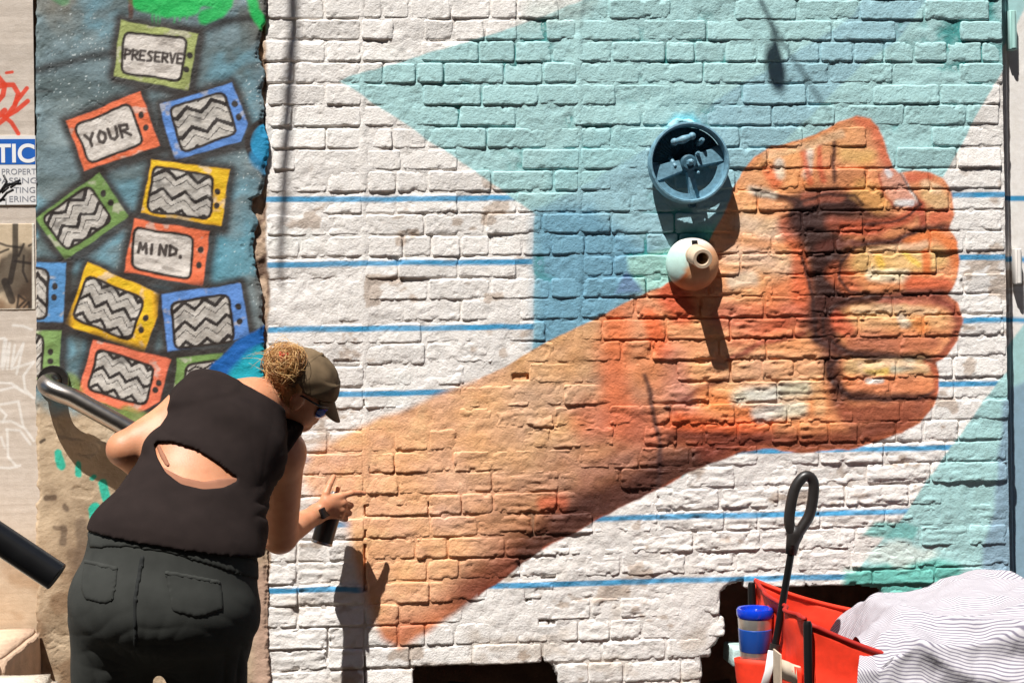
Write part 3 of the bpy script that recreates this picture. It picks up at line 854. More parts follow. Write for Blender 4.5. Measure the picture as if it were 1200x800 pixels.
# ------------------------------------------------------------------ smooth beige wall at the far left
def paint_beige(x, z):
    u, v = project(np.stack([x, 0*x, z], 1)); w1, w2 = fbm(x*16, z*16, 303), fbm(x*16, z*16, 309)
    C = np.tile(lin((206,193,180)), (len(x), 1)); C *= (1+.05*fbm(x*5, z*9, 311))[:, None]
    put(C, (196,170,138), sst(560, 720, v)*.8); put(C, (160,122,84), sst(.0, .6, fbm(x*6, z*8, 313))*sst(600, 720, v)*.7)
    S = lambda P, hw, so, rgb, op=1.0: stroke(C, u, v, P, hw, so, rgb, op)
    red = (222,64,34)
    for P, hw in (([(-18,96),(-4,88),(6,100),(4,112),(-10,128)], 2.8), ([(-8,106),(4,100),(16,100),(22,110),(18,124),(6,140),(-8,150)], 2.6), ([(18,122),(32,104)], 2.2), ([(6,138),(20,130),(33,119)], 2.4), ([(4,136),(14,144),(22,157)], 2.2), ([(8,86),(15,85)], 1.4), ([(-12,128),(0,136),(6,130)], 3)): S(P, hw, 1, red, .95)
    wh = (232,228,222)
    for P in ([(16,381),(28,382),(38,386)], [(-4,398),(6,396),(2,430)], [(8,398),(4,432),(12,402),(9,432)], [(18,404),(14,430),(28,402),(20,438)], [(14,432),(40,424)], [(40,424),(28,440),(30,456),(40,466)], [(-6,448),(14,449),(40,466)], [(-4,458),(18,453),(30,460)], [(0,474),(22,470),(28,500)], [(0,478),(8,486),(4,494)], [(-4,494),(14,493),(30,502),(40,516)], [(8,503),(24,504),(36,520)], [(9,503),(10,535),(20,546)], [(2,512),(6,524)], [(-4,547),(12,548),(24,545)]):
        S(P, 1.0, 1.4, wh, .75)
    return np.clip(C, .004, .84)
M_BEIGE = mat_paint('painted_render', rough=.7, bscale=220, bdist=.0007)
beige = empty('beige_wall', (float(pt(-150,400)[0]), 0, 0))
tag(beige, 'smooth beige wall with red and white scribbles left of the television painting', 'wall')
xa, xb = pt(-420,400)[0], pt(43,400)[0]
xs = np.concatenate([np.linspace(xa, pt(-4,400)[0], 30)[:-1], np.linspace(pt(-4,400)[0], xb+.004, 70)])
zs = np.concatenate([np.linspace(0, .45, 20)[:-1], np.linspace(.45, 2.56, 900), np.linspace(2.56, 3.13, 20)[1:]])
X, Z = np.meshgrid(xs, zs); x, z = X.ravel(), Z.ravel()
hb = .005 + .0006*fbm(x*9, z*9, 321) + .0005*fbm(x*3, z*40, 323)
hang(mesh_obj('wall_face', np.stack([x, -hb, z], 1), grid_faces(len(zs), len(xs)), M_BEIGE, None, paint_beige(x, z)), beige)
MB().box((xa, .003, 0), (xb-.004, .36, 3.13)).build('masonry', M_CORE, beige)

# notice board
M_SIGNW = mat_solid('sign_white', (226,224,222), .45, var=.04); M_SIGNB = mat_solid('sign_blue', (30,96,184), .45, var=.05)
M_LETW = mat_solid('sign_letter_white', (236,236,236), .5, var=.02); M_LETG = mat_solid('sign_letter_grey', (138,140,148), .6, var=.03)
M_MARK = mat_solid('black_marker', (22,20,22), .5, var=.1)
YS = -.0065
sp = pt(-20, 200); sign = empty('notice_sign', (sp[0], YS, sp[2]))
tag(sign, 'white notice board with a blue band lettered TIC and thin grey capitals below', 'sign')
def prect(u0, v0, u1, v1, y0, y1, mb=None):
    a, b = pt(u0, v1, y0), pt(u1, v0, y0)
    return (mb or MB()).box((a[0], y0, a[2]), (b[0], y1, b[2]))
prect(-150, 159, 41.5, 241, YS-.003, YS+.0015).build('board', M_SIGNW, sign)
prect(-148, 163, 41, 193.5, YS-.0036, YS-.0028).build('blue_band', M_SIGNB, sign)
def text_obj(name, body, u0, v0, cap, mat, parent, Y, width=None, bold=0.0):
    """text laid on the sign: left end of the base line at pixel u0, v0; capitals cap pixels high"""
    cu = bpy.data.curves.new(name, 'FONT'); cu.body = body; cu.size = 1; cu.extrude = .0; cu.offset = bold
    ob = bpy.data.objects.new(name, cu); COL.objects.link(ob)
    bpy.context.view_layer.update()
    me = bpy.data.meshes.new_from_object(ob.evaluated_get(bpy.context.evaluated_depsgraph_get()))
    bpy.data.objects.remove(ob); bpy.data.curves.remove(cu)
    n = len(me.vertices); co = np.zeros(n*3, np.float32); me.vertices.foreach_get('co', co); co = co.reshape(-1, 3)
    F = [tuple(p.vertices) for p in me.polygons]; bpy.data.meshes.remove(me)
    h = co[:,1].max()-max(co[:,1].min(), -.02); sc = cap/h; sx = sc
    if width: sx = width/(co[:,0].max()-co[:,0].min())
    p0 = pt(u0, v0, Y); s_ = 1/374.0
    V = np.stack([p0[0]+(co[:,0]-co[:,0].min())*sx*s_, np.full(n, Y), p0[2]+co[:,1]*sc*s_], 1)
    o = mesh_obj(name, V, F, mat, None, None, False)
    return hang(o, parent)
text_obj('lettering', 'TIC', -5.5, 190, 21.5, M_LETW, sign, YS-.0042, 44, .025)
for body, u0, v0, w in (('PROPERT', 2, 204.5, 38.5), ('PASSING', -4, 215, 45), ('TING', 16, 226, 24), ('ERING', 11, 236.5, 29)):
    text_obj('lettering', body, u0, v0, 6.6, M_LETG, sign, YS-.0036, w, .0)
mk = MB()
for P in ([(4,205),(8,213),(2,222),(-6,233)], [(2,222),(12,216),(24,211)], [(6,216),(25,215)], [(12,220),(22,213)], [(2,226),(10,219)], [(-4,234),(6,234)], [(7,232),(7,241)], [(0,236),(8,226),(16,222)]):
    mk.tube([pt(a, b, YS-.0034) for a, b in P], .0035 if P[0][0] != 7 else .001, 6, flat=.25)
mk.build('marker_scrawl', M_MARK, sign, True)

# pasted print under the sign
pp = pt(-10, 312); poster = empty('pasted_poster', (pp[0], -.0062, pp[2]))
tag(poster, 'brown smeared paper print pasted on the beige wall under the notice sign', 'poster')
a, b = pt(-70, 364, -.0062), pt(40, 262, -.0062)
X, Z = np.meshgrid(np.linspace(a[0], b[0], 110), np.linspace(a[2], b[2], 105)); x, z = X.ravel(), Z.ravel()
u, v = project(np.stack([x, 0*x-.006, z], 1)); w1, w2 = fbm(x*20, z*20, 331), fbm(x*20, z*20, 333)
C = np.tile(lin((206,186,158)), (len(x), 1)); put(C, (120,84,54), sst(-.1, .5, fbm(x*9, z*7, 335)+(v-320)*.008)*.8); put(C, (48,38,32), sst(.2, .6, fbm(x*10, z*6, 337)+(v-320)*.006)*.8)
for P, hw in (([(-20,278),(8,288),(24,290)], 1), ([(18,262),(18,300),(12,330)], 3), ([(-10,300),(10,292)], 1), ([(22,300),(28,286)], 1), ([(18,306),(39,309)], 1.2), ([(28,300),(27,318),(32,330)], 1), ([(20,362),(22,346),(30,352),(20,362)], 1), ([(28,360),(34,354),(35,366)], .9), ([(6,330),(14,352)], 4), ([(34,288),(38,286)], 1)):
    stroke(C, u, v, P, hw, 1.2, (40,32,28), .85)
put(C, (226,218,204), 1-sst(1.5, 3, np.minimum(40-u, 364-v)))
o = mesh_obj('print_sheet', np.stack([x, -.0068-.0006*np.abs(w1), z], 1), grid_faces(105, 110), M_BEIGE, None, np.clip(C, .004, .8)); hang(o, poster)
sol = o.modifiers.new('thickness', 'SOLIDIFY'); sol.thickness = .0012; sol.offset = -1

# ------------------------------------------------------------------ steel door in the recess at the right
dx = XR0-.006; door = empty('steel_door', (dx+.5, .06, 0))
tag(door, 'recessed steel door and jamb overpainted by the mural beside the brick corner', 'door')
def painted_panel(name, x0, x1, z0, z1, yf, yb, nx, nz_, parent, bev=.002):
    xs = np.linspace(x0, x1, nx); zs = np.linspace(z0, z1, nz_); X, Z = np.meshgrid(xs, zs); x, z = X.ravel(), Z.ravel()
    d = np.minimum(x-x0, x1-x); y = yf + bev*(1-sst(0, .004, d)) + .0004*fbm(x*14, z*14, 351)
    V = np.stack([x, y, z], 1); C = paint_mural(x, z); F = grid_faces(nz_, nx)
    idx = np.arange(len(V)).reshape(nz_, nx)
    for col, fl in ((idx[:,0], True), (idx[:,-1], False), (idx[-1,:], True), (idx[0,:], False)):
        V2 = V[col].copy(); V2[:,1] = yb; j = np.arange(len(col)-1); b = len(V)
        q = np.stack([col[:-1], b+j, b+j+1, col[1:]], 1); F = np.concatenate([F, q[:, ::-1] if fl else q]); V = np.concatenate([V, V2]); C = np.concatenate([C, C[col]])
    return hang(mesh_obj(name, V, F, M_DOOR, None, C), parent)
M_DOOR = mat_paint('mural_paint_on_steel', rough=.5, bscale=90, bdist=.0006)
painted_panel('jamb', dx+.0005, dx+.075, 0, 3.13, .130, .34, 26, 800, door)
painted_panel('door_leaf', dx+.078, dx+.95, .01, 2.95, .138, .185, 120, 500, door)
painted_panel('jamb', dx+.955, dx+1.05, 0, 3.13, .128, .34, 10, 60, door)
for (u0, v0, u1, v1, rgb) in ((1183, 12, 1192, 58, (168,210,204)), (1190, 291, 1198, 333, (226,220,214))):
    mh = mat_solid('hinge_paint', rgb, .5, var=.06)
    a, b = pt(u0, v1, .10), pt(u1, v0, .10)
    h_ = MB().box((a[0]+.001, .100, a[2]), (b[0]-.001, .1295, b[2]), .003).build('hinge', mh, door, angle=40)
    MB().tube([((a[0]+b[0])/2, .098, a[2]+.004), ((a[0]+b[0])/2, .098, b[2]-.004)], .0075, 12).build('hinge_pin', mh, h_, angle=40)

# ------------------------------------------------------------------ round cast fitting on the wall
M_CAST = mat_solid('blue_grey_cast_paint', (108,148,166), .5, spec=.45, var=.28, vscale=70, bscale=120, bdist=.0014)
M_CASTD = mat_solid('dark_blue_cast_paint', (58,92,108), .5, var=.2, vscale=60, bscale=100, bdist=.001)
c0 = pt(807, 191, -.06); gong = empty('wall_gong', (c0[0], 0, c0[2]))
tag(gong, 'round blue grey cast iron ring with three spokes and bolts, fixed to the wall', 'wall fitting')
MW = Matrix.Translation((c0[0], 0, c0[2])) @ Matrix.Rotation(math.radians(90), 4, 'X')   # local +Z -> -Y (out of the wall)
MB().lathe([(.118,.030),(.1245,.030),(.1265,.040),(.1265,.076),(.1245,.082),(.1195,.083),(.117,.080),(.1145,.066),(.1135,.048)], 72, MW, True).build('rim', M_CAST, gong, angle=35)
# the lower half of the ring carries a flat inner ledge
lg = MB(); nn = 40
for k in range(nn):
    t0, t1 = (math.radians(178+ 184*q/nn) for q in (k, k+1))
    V = [MW @ Vector((r*math.cos(t), r*math.sin(t), h)) for t in (t0, t1) for r, h in ((.1155,.050),(.1155,.040),(.094,.040),(.094,.050))]
    lg.add(V, [(0,1,5,4),(1,2,6,5),(2,3,7,6),(3,0,4,7)])
lg.build('ledge', M_CAST, gong, angle=40)
def spoke(ang, w0, w1, r0=.026, r1=.1153):
    A = MW @ Matrix.Rotation(math.radians(ang), 4, 'Z')
    V = [A @ Vector(p) for p in ((r0,-w0,.036),(r1,-w1,.036),(r1,w1,.036),(r0,w0,.036),(r0,-w0*.8,.062),(r1,-w1*.8,.052),(r1,w1*.8,.052),(r0,w0*.8,.062))]
    MB().add(V, [(3,2,1,0),(4,5,6,7),(0,1,5,4),(1,2,6,5),(2,3,7,6),(3,0,4,7)]).build('spoke', M_CAST, gong, angle=30)
spoke(16, .021, .030); spoke(197, .021, .030); spoke(281, .012, .017)
MB().lathe([(.001,.072),(.020,.072),(.026,.066),(.030,.034),(.034,.020),(.034,0)], 28, MW).build('hub', M_CASTD, gong, angle=35)
# upper shell, dark inside
up = MB(); prof = [(.1155,.032),(.090,.022),(.055,.018),(.030,.020)]; nn = 30
for k in range(nn):
    t0, t1 = (math.radians(20 + 174*q/nn) for q in (k, k+1))
    V = [MW @ Vector((r*math.cos(t), r*math.sin(t), h)) for t in (t0, t1) for r, h in prof]
    up.add(V, [(i, i+1, i+5, i+4) for i in range(3)])
o = up.build('back_shell', M_CASTD, gong, angle=60); o.modifiers.new('thickness', 'SOLIDIFY').thickness = .004
def knob(pos, axis, r, L, name='bolt', mat=None, n=12):
    p = np.array(MW @ Vector(pos)); a = np.array((MW.to_3x3() @ Vector(axis)).normalized())
    MB().tube([p, p+a*L*.82, p+a*L], [r, r, r*.6], n).build(name, mat or M_CAST, gong, angle=35)
for px_, py_ in ((-.046,.064), (.010,.082)): 
    MB().lathe([(.0005,.0125),(.006,.0115),(.0105,.007),(.012,0),(.0105,-.007),(.006,-.0115),(.0005,-.0125)], 16, MW @ Matrix.Translation((px_, py_, .072))).build('ball_joint', M_CAST, gong, True)
MB().tube([np.array(MW @ Vector(p)) for p in ((-.046,.064,.070),(-.018,.071,.074),(.010,.082,.070))], [.008,.013,.008], 12).build('link_bar', M_CAST, gong, True)
knob((.038,.066,.03), (.1,.1,1), .008, .05); knob((.038,.066,.03), (.1,.1,1), .011, .02)
knob((-.046,.064,.02), (0,0,1), .005, .045); knob((.010,.082,.02), (0,0,1), .005, .045)
knob((-.052,.020,.03), (.25,-.8,.8), .0075, .045); knob((.022,.022,.034), (.2,.2,1), .0065, .045); knob((.030,-.022,.036), (0,-.4,1), .006, .03)
knob((0,0,.070), (.15,-.05,1), .0105, .024, 'hub_nut', None, 6); knob((0,0,.09), (.15,-.05,1), .006, .016, 'spindle')
MB().tube([np.array(MW @ Vector((.018,-.125,0))), np.array(MW @ Vector((.018,-.125,.03)))], .011, 16).build('drain_stub', M_CASTD, gong, angle=35)
# mortar collar the pipe comes through
M_COLLAR = mat_solid('daubed_mortar', (150,206,214), .8, var=.25, vscale=25, bscale=45, bdist=.006)
cc = pt(800, 146); prof = [(.042,0),(.038,.012),(.030,.018),(.022,.014),(.018,.004)]
V = []; F = []
for i, (r, h) in enumerate(prof):
    for j in range(28):
        w = 2*math.pi*j/28; q = 1 + .12*math.sin(3*w+i) + .06*math.sin(7*w)
        V.append((cc[0]+r*q*1.12*math.cos(w), .004-h*(1+.25*math.sin(2*w+1)), cc[2]-.012+r*q*.8*math.sin(w)))
for i in range(len(prof)-1):
    for j in range(28): F.append((i*28+j, (i+1)*28+j, (i+1)*28+(j+1) % 28, i*28+(j+1) % 28))
o = mesh_obj('mortar_collar', V, F, M_COLLAR); hang(o, gong)

# ------------------------------------------------------------------ domed cap with a pipe stub
c1 = pt(812, 309, -.03); cap = empty('domed_pipe_cap', (c1[0], 0, c1[2]))
tag(cap, 'domed round cap with an open pipe stub, half turquoise half orange, below the cast ring', 'wall fitting')
Mc = Matrix.Translation((c1[0], 0, c1[2])) @ Matrix.Rotation(math.radians(90), 4, 'X')
mb_ = MB().lathe([(.070,0),(.079,.004),(.084,.014),(.084,.024),(.080,.034),(.066,.048),(.048,.058),(.034,.063),(.0005,.066)], 64, Mc)
V = np.array(mb_.v); u, v = project(V); L1 = (v-309)-(u-812)*.0
C = np.tile(lin((214,160,118)), (len(V), 1)); put(C, (186,218,210), (1-sst(-2.5, 2.5, u-807+.25*(v-300)))*(1-sst(-1.5, 1.5, v-336+.9*(u-786)))); put(C, (206,120,72), (1-sst(-2, 2, u-806))*sst(-1.5, 1.5, v-336+.9*(u-786)))
put(C, (236,232,222), (1-sst(282, 296, v))*.8); put(C, (206,138,98), sst(327, 333, v))
o = mesh_obj('dome', V, mb_.f, mat_paint('mural_paint_on_cap', .5, 120, .0006), None, C); hang(o, cap); o.data.set_sharp_from_angle(angle=math.radians(40))
M_STUB = mat_solid('sand_paint', (206,182,156), .55, var=.08)
pa, pb = np.array([c1[0]+.004, -.058, c1[2]+.026]), np.array([c1[0]+.006, -.150, c1[2]+.008]); ax = Vector(pb-pa).normalized()
Mp = Matrix.Translation(pa) @ ax.to_track_quat('Z', 'Y').to_matrix().to_4x4(); Lp = float(np.linalg.norm(pb-pa))
MB().lathe([(.031,-.02),(.031,Lp-.004),(.029,Lp),(.020,Lp),(.0185,Lp-.004),(.0185,.0),(.0005,.0)], 40, Mp).build('pipe_stub', M_STUB, cap, angle=35)
MB().lathe([(.0300,.0),(.034,.002),(.034,.010),(.0312,.012)], 40, Mp).build('collar', M_STUB, cap, angle=35)
q = pt(814, 286, -.05); MB().box((q[0]-.009, -.0545, q[2]-.011), (q[0]+.009, -.034, q[2]+.012), .002).build('dark_hole_block', M_MARK, cap)  # black block standing in for the shade inside a square hole

# ------------------------------------------------------------------ stairs and rails at the left
M_STEP = mat_solid('worn_red_concrete', (206,176,150), .85, var=.16, vscale=18, bscale=70, bdist=.003)
M_STEP2 = mat_solid('worn_pale_concrete', (214,202,184), .85, var=.14, vscale=22, bscale=70, bdist=.004)
st0 = pt(0, 735); steps = empty('concrete_steps', (st0[0], -.4, 0))
tag(steps, 'worn concrete steps in pink and pale cement at the foot of the beige wall', 'steps')
def step(x0, x1, y0, y1, zt, mat, bev=.014):
    import bmesh
    bm = bmesh.new(); bmesh.ops.create_cube(bm, size=1)
    for q in bm.verts: q.co = Vector(((x0+x1)/2+q.co.x*(x1-x0), (y0+y1)/2+q.co.y*(y1-y0), zt/2+q.co.z*zt))
    bmesh.ops.bevel(bm, geom=list(bm.edges), offset=bev, segments=3, affect='EDGES')
    bmesh.ops.subdivide_edges(bm, edges=[e for e in bm.edges if e.calc_length() > .1], cuts=14, use_grid_fill=True)
    for q in bm.verts:
        n = Vector((noise3(q.co.x*14, q.co.y*14, q.co.z*14, 5), noise3(q.co.x*14, q.co.y*14, q.co.z*14, 6), noise3(q.co.x*14, q.co.y*14, q.co.z*14, 7)))
        q.co += n*.0025
    me = bpy.data.meshes.new('step'); bm.to_mesh(me); bm.free(); me.materials.append(mat)
    me.polygons.foreach_set('use_smooth', np.ones(len(me.polygons), bool))
    o = bpy.data.objects.new('step', me); COL.objects.link(o); hang(o, steps)
zA = float(pt(20, 735)[2]); xA = float(pt(49, 740)[0])
step(xA-1.3, xA, -.42, -.004, zA, M_STEP)
zB = zA-.045; xB = float(pt(67, 780, -.45)[0])
step(xB-1.3, xB, -.95, -.425, zB, M_STEP2, .02)
M_STEP3 = mat_solid('grimy_concrete', (96,84,72), .9, var=.2, vscale=12, bscale=60, bdist=.004)
step(xB+.005, xB+.30, -.95, -.016, zB-.17, M_STEP3, .02); step(xB+.305, xB+.60, -.95, -.016, zB-.34, M_STEP3, .015)

M_STEEL = mat_solid('brushed_steel', (150,144,138), .30, metal=1.0, var=.12, vscale=50)
M_BLACKPIPE = mat_solid('black_enamel', (20,20,21), .28, spec=.5, var=.2, vscale=20)
ra, rb = pt(60, 452, -.10), pt(245, 555, -.10)
rail = empty('wall_handrail', (ra[0], 0, ra[2]))
tag(rail, 'short brushed steel handrail bent into the wall behind the woman', 'handrail')
w0 = pt(64, 446, 0.0); e = (rb-ra)/np.linalg.norm(rb-ra); path = [np.array([w0[0], -.010, w0[2]]), np.array([w0[0]-.006, -.045, w0[2]-.004])]
for t in np.linspace(0, 1, 8):
    A, B, Cc = np.array([w0[0]-.008, -.05, w0[2]-.005]), np.array([w0[0]-.016, -.104, w0[2]-.014]), ra+e*.07
    path.append((1-t)**2*A + 2*t*(1-t)*B + t*t*Cc)
path += [rb-e*.05]
for t in np.linspace(.1, 1, 7): path.append((1-t)**2*(rb-e*.05) + 2*t*(1-t)*rb + t*t*(rb+np.array([0,.06,0])))
path.append(rb+np.array([0,.088,0]))
MB().tube(path, .0285, 24).build('rail', M_STEEL, rail, angle=50)
for p in (path[0], path[-1]): MB().lathe([(.028,.012),(.046,.012),(.048,.008),(.048,0)], 28, Matrix.Translation((p[0], -.012, p[2])) @ Matrix.Rotation(math.radians(90), 4, 'X')).build('wall_flange', M_STEEL, rail, angle=40)

pa, pb = pt(-150, 532, -1.75), pt(67, 676, -1.75)
br = empty('black_handrail', (pa[0], -1.75, 0))
tag(br, 'thick black pipe handrail cut off square in front of the beige wall', 'handrail')
e = (pb-pa)/np.linalg.norm(pb-pa); r_ = .0275
ax = Vector(e); Mr = Matrix.Translation(pa) @ ax.to_track_quat('Z', 'Y').to_matrix().to_4x4(); Lr = float(np.linalg.norm(pb-pa))
MB().lathe([(.0005,0),(r_,0),(r_,Lr-.002),(r_-.002,Lr),(.0005,Lr)], 32, Mr).build('rail', M_BLACKPIPE, br, angle=35)
pq = pa + e*.10; MB().tube([(pq[0], pq[1], 0), (pq[0], pq[1], pq[2]-.01)], .022, 20).build('post', M_BLACKPIPE, br, angle=40)
MB().lathe([(.0005,.012),(.06,.012),(.062,.008),(.062,0)], 28, Matrix.Translation((pq[0], pq[1], 0))).build('base_plate', M_BLACKPIPE, br, angle=40)

# ------------------------------------------------------------------ overhead lines whose shadows cross the wall
M_CABLE = mat_solid('black_cable', (24,23,22), .6, var=.1)
def shade_pt(u, v, d):
    s = pt(u, v, 0.0); return s + np.array([-.6, -1.0, 2.2])*d
def smooth_path(P, n=8):
    P = [np.array(p) for p in P]; out = []
    for i in range(len(P)-1):
        p0, p1, p2, p3 = P[max(i-1,0)], P[i], P[i+1], P[min(i+2, len(P)-1)]
        for t in np.linspace(0, 1, n, endpoint=False):
            out.append(.5*((2*p1)+(-p0+p2)*t+(2*p0-5*p1+4*p2-p3)*t*t+(-p0+3*p1-3*p2+p3)*t**3))
    return out+[P[-1]]
top = shade_pt(346, -40, 1.1)
line_y = -1.6
P = [shade_pt(328, 330, 1.1), shade_pt(331, 260, 1.1), shade_pt(336, 150, 1.1), shade_pt(343, 40, 1.1), top, top+np.array([.05,-.05,.8]), np.array([top[0]+.1, line_y, 8.0])]
dc = empty('dropped_cable', tuple(np.array(P[-1]))); tag(dc, 'loose black cable dangling from the overhead line above the white bricks', 'cable')
sp_ = smooth_path(P); MB().tube(sp_, [  .006 + .008*min(1, i/22) for i in range(len(sp_))], 10).build('cable', M_CABLE, dc, True)
P = [shade_pt(975, 138, .95), shade_pt(950, 100, .95), shade_pt(925, 62, .95), shade_pt(905, 28, .95), shade_pt(886, -14, .95), shade_pt(850, -120, .95), np.array([shade_pt(850,-120,.95)[0]-.2, line_y, 8.0])]
dl = empty('hanging_lamp', tuple(np.array(P[-1]))); tag(dl, 'small dark pendant lamp on a drooping cable overhead', 'lamp')
MB().tube(smooth_path(P), [.003 + .006*i/48 for i in range(49)], 8).build('cable', M_CABLE, dl, True)
b = shade_pt(909, 80, .95)
MB().lathe([(.0005,.085),(.012,.08),(.014,.05),(.024,.03),(.030,0),(.026,-.03),(.014,-.05),(.0005,-.056)], 20, Matrix.Translation(tuple(b))).build('lamp_body', M_CABLE, dl, True)
k = np.array(smooth_path(P)[26]); MB().tube([k, b+np.array([0,0,.08])], .004, 6).build('lamp_cord', M_CABLE, dl, True)
ol = MB().tube([(-14+28*i/20, line_y, 8.0+.35*((i-10)/10)**2) for i in range(21)], .012, 8).build('overhead_line', M_CABLE, None, True)
tag(ol, 'thick black overhead line sagging across the alley', 'cable')
# ------------------------------------------------------------------ folding wagon
M_RED = mat_solid('red_canvas', (234,56,28), .65, var=.08, vscale=60, bscale=500, bdist=.0005)
M_REDD = mat_solid('dark_red_piping', (168,32,22), .7, var=.1)
M_BLK = mat_solid('black_plastic', (40,36,34), .38, spec=.5, var=.1, vscale=40, bscale=300, bdist=.0002)
M_FRAME = mat_solid('black_steel_tube', (20,20,20), .4, metal=.3, var=.1)
M_TRIM = mat_solid('beige_pocket_trim', (196,178,156), .8, var=.1, bscale=300, bdist=.0004)
M_RUB = mat_solid('wheel_rubber', (24,24,24), .7, var=.1)
WX0, WX1, WY0, WY1, WZ0, WZ1 = .975, 1.93, -1.05, -.50, .30, .765
wagon = empty('folding_wagon', (1.4, -.78, 0))
tag(wagon, 'red canvas folding wagon with a black loop handle parked against the wall', 'wagon')
def panel(name, P00, P10, P11, P01, sag, bulge, nrm, mat, n=28, m_=14, seed=0, thick=.004):
    """sagging fabric panel between four corners (bottom a, bottom b, top b, top a)"""
    P00, P10, P11, P01 = map(np.array, (P00, P10, P11, P01)); nrm = np.array(nrm, float)
    s, t = np.meshgrid(np.linspace(0, 1, n), np.linspace(0, 1, m_)); s, t = s.ravel(), t.ravel()
    V = (1-s)[:,None]*(1-t)[:,None]*P00 + s[:,None]*(1-t)[:,None]*P10 + s[:,None]*t[:,None]*P11 + (1-s)[:,None]*t[:,None]*P01
    V[:,2] -= sag*4*s*(1-s)*t
    w = bulge*np.sin(np.pi*s)*np.sin(np.pi*t) + .012*fbm(s*4+seed, t*3, 401) + .007*np.abs(fbm(s*3+seed*2, t*6, 405))*t + .006*np.sin(t*17 + 4*fbm(s*2, t*2+seed, 403))*(1-t)*1.2
    V = V + nrm*w[:,None]
    o = mesh_obj(name, V, grid_faces(m_, n), mat); hang(o, wagon)
    sd = o.modifiers.new('thickness', 'SOLIDIFY'); sd.thickness = thick
    return V.reshape(m_, n, 3)
E1 = panel('end_panel', (WX0,WY1,WZ0), (WX0,WY0,WZ0), (WX0-.004,WY0,WZ1), (WX0-.004,WY1,WZ1), .012, .012, (-1,0,0), M_RED, 36, 24, 1)
panel('end_panel', (WX1,WY0,WZ0), (WX1,WY1,WZ0), (WX1,WY1,WZ1), (WX1,WY0,WZ1), .02, .012, (1,0,0), M_RED, 24, 14, 2)
S1 = panel('side_panel', (WX0,WY0,WZ0), (WX1,WY0,WZ0), (WX1,WY0,WZ1-.05), (WX0,WY0,WZ1-.015), .11, .018, (0,-1,0), M_RED, 60, 26, 3)
S2 = panel('side_panel', (WX0,WY1,WZ0), (WX1,WY1,WZ0), (WX1,WY1,WZ1-.03), (WX0,WY1,WZ1), .10, .014, (0,1,0), M_RED, 60, 26, 4)
panel('floor_panel', (WX0,WY0,WZ0), (WX1,WY0,WZ0), (WX1,WY1,WZ0), (WX0,WY1,WZ0), 0, .0, (0,0,1), M_RED, 20, 12, 5)
for i, (rim, mt) in enumerate(((E1[-1], M_REDD), (S1[-1], M_REDD), (S2[-1], M_RED))):
    MB().tube([p+np.array([0,0,.001]) for p in rim], .006, 8).build('piping', mt, wagon, True)
for x_, y_ in ((WX0-.010, WY0-.006), (WX0-.010, WY1+.006), (WX1+.01, WY0-.006), (WX1+.01, WY1+.006)):
    MB().tube([(x_, y_, WZ0-.04), (x_, y_, WZ1-.012), (x_, y_, WZ1-.004)], [.011,.011,.008], 12).build('corner_post', M_FRAME, wagon, angle=40)
for y_ in (WY0-.006, WY1+.006):
    MB().tube([(WX0-.01, y_, WZ0-.02), (WX1+.01, y_, WZ0-.02)], .011, 10).build('frame_rail', M_FRAME, wagon, True)
for x_ in (WX0+.06, WX1-.06): MB().tube([(x_, WY0-.05, .13), (x_, WY1+.05, .13)], .010, 10).build('axle', M_FRAME, wagon, True)
for x_ in (WX0+.06, WX1-.06):
    for y_ in (WY0-.01, WY1+.01):
        MB().tube([(x_, y_, WZ0-.03), (x_, y_, .13)], .012, 10).build('wheel_fork', M_FRAME, wagon, True)
        sgn = -1 if y_ < -.8 else 1
        Mw = Matrix.Translation((x_, y_+sgn*.035, .13)) @ Matrix.Rotation(math.radians(90), 4, 'X')
        o = MB().lathe([(.085,-.022),(.118,-.026),(.129,-.016),(.13,0),(.129,.016),(.118,.026),(.085,.022)], 36, Mw, True).build('wheel', M_RUB, wagon, angle=50)
        k_ = MB().lathe([(.0005,.014),(.03,.016),(.04,.008),(.07,.008),(.084,.02),(.086,-.02),(.07,-.008),(.04,-.008),(.03,-.016),(.0005,-.014)], 30, Mw).build('wheel_hub', M_BLK, None, angle=40)
        k_.parent = o; k_.matrix_parent_inverse = o.matrix_parent_inverse.copy() if False else Matrix.Identity(4)
# telescopic handle
hb_, ht_ = pt(901, 800, -.80), pt(929, 636, -.80)
MB().tube([hb_ + (hb_-ht_)*.6, hb_+(ht_-hb_)*.28], .0145, 14).build('handle_sleeve', M_BLK, wagon, angle=40)
MB().tube([hb_, ht_], .0095, 14).build('handle_stem', M_FRAME, wagon, angle=40)
e = (ht_-hb_)/np.linalg.norm(ht_-hb_); sd_ = np.cross(e, [0,1,0]); sd_ /= np.linalg.norm(sd_)
if sd_[0] < 0: sd_ = -sd_
def hp(a, b): return ht_ + e*a + sd_*b
loop = smooth_path([hp(-.006,0), hp(.020,-.004), hp(.050,-.018), hp(.090,-.022), hp(.140,-.019), hp(.172,-.004), hp(.178,.013), hp(.162,.028), hp(.120,.033), hp(.080,.031), hp(.050,.020), hp(.016,.005)], 6)
MB().tube(loop, .0142, 16).build('handle_grip', M_BLK, wagon, True)
gp = MB(); gs = [hp(-.03,0), hp(.0,0), hp(.022,.002), hp(.046,.0)]; gp.tube(gs, [.015,.018,.023,.016], 16, flat=.75); gp.build('grip_neck', M_BLK, wagon, True)
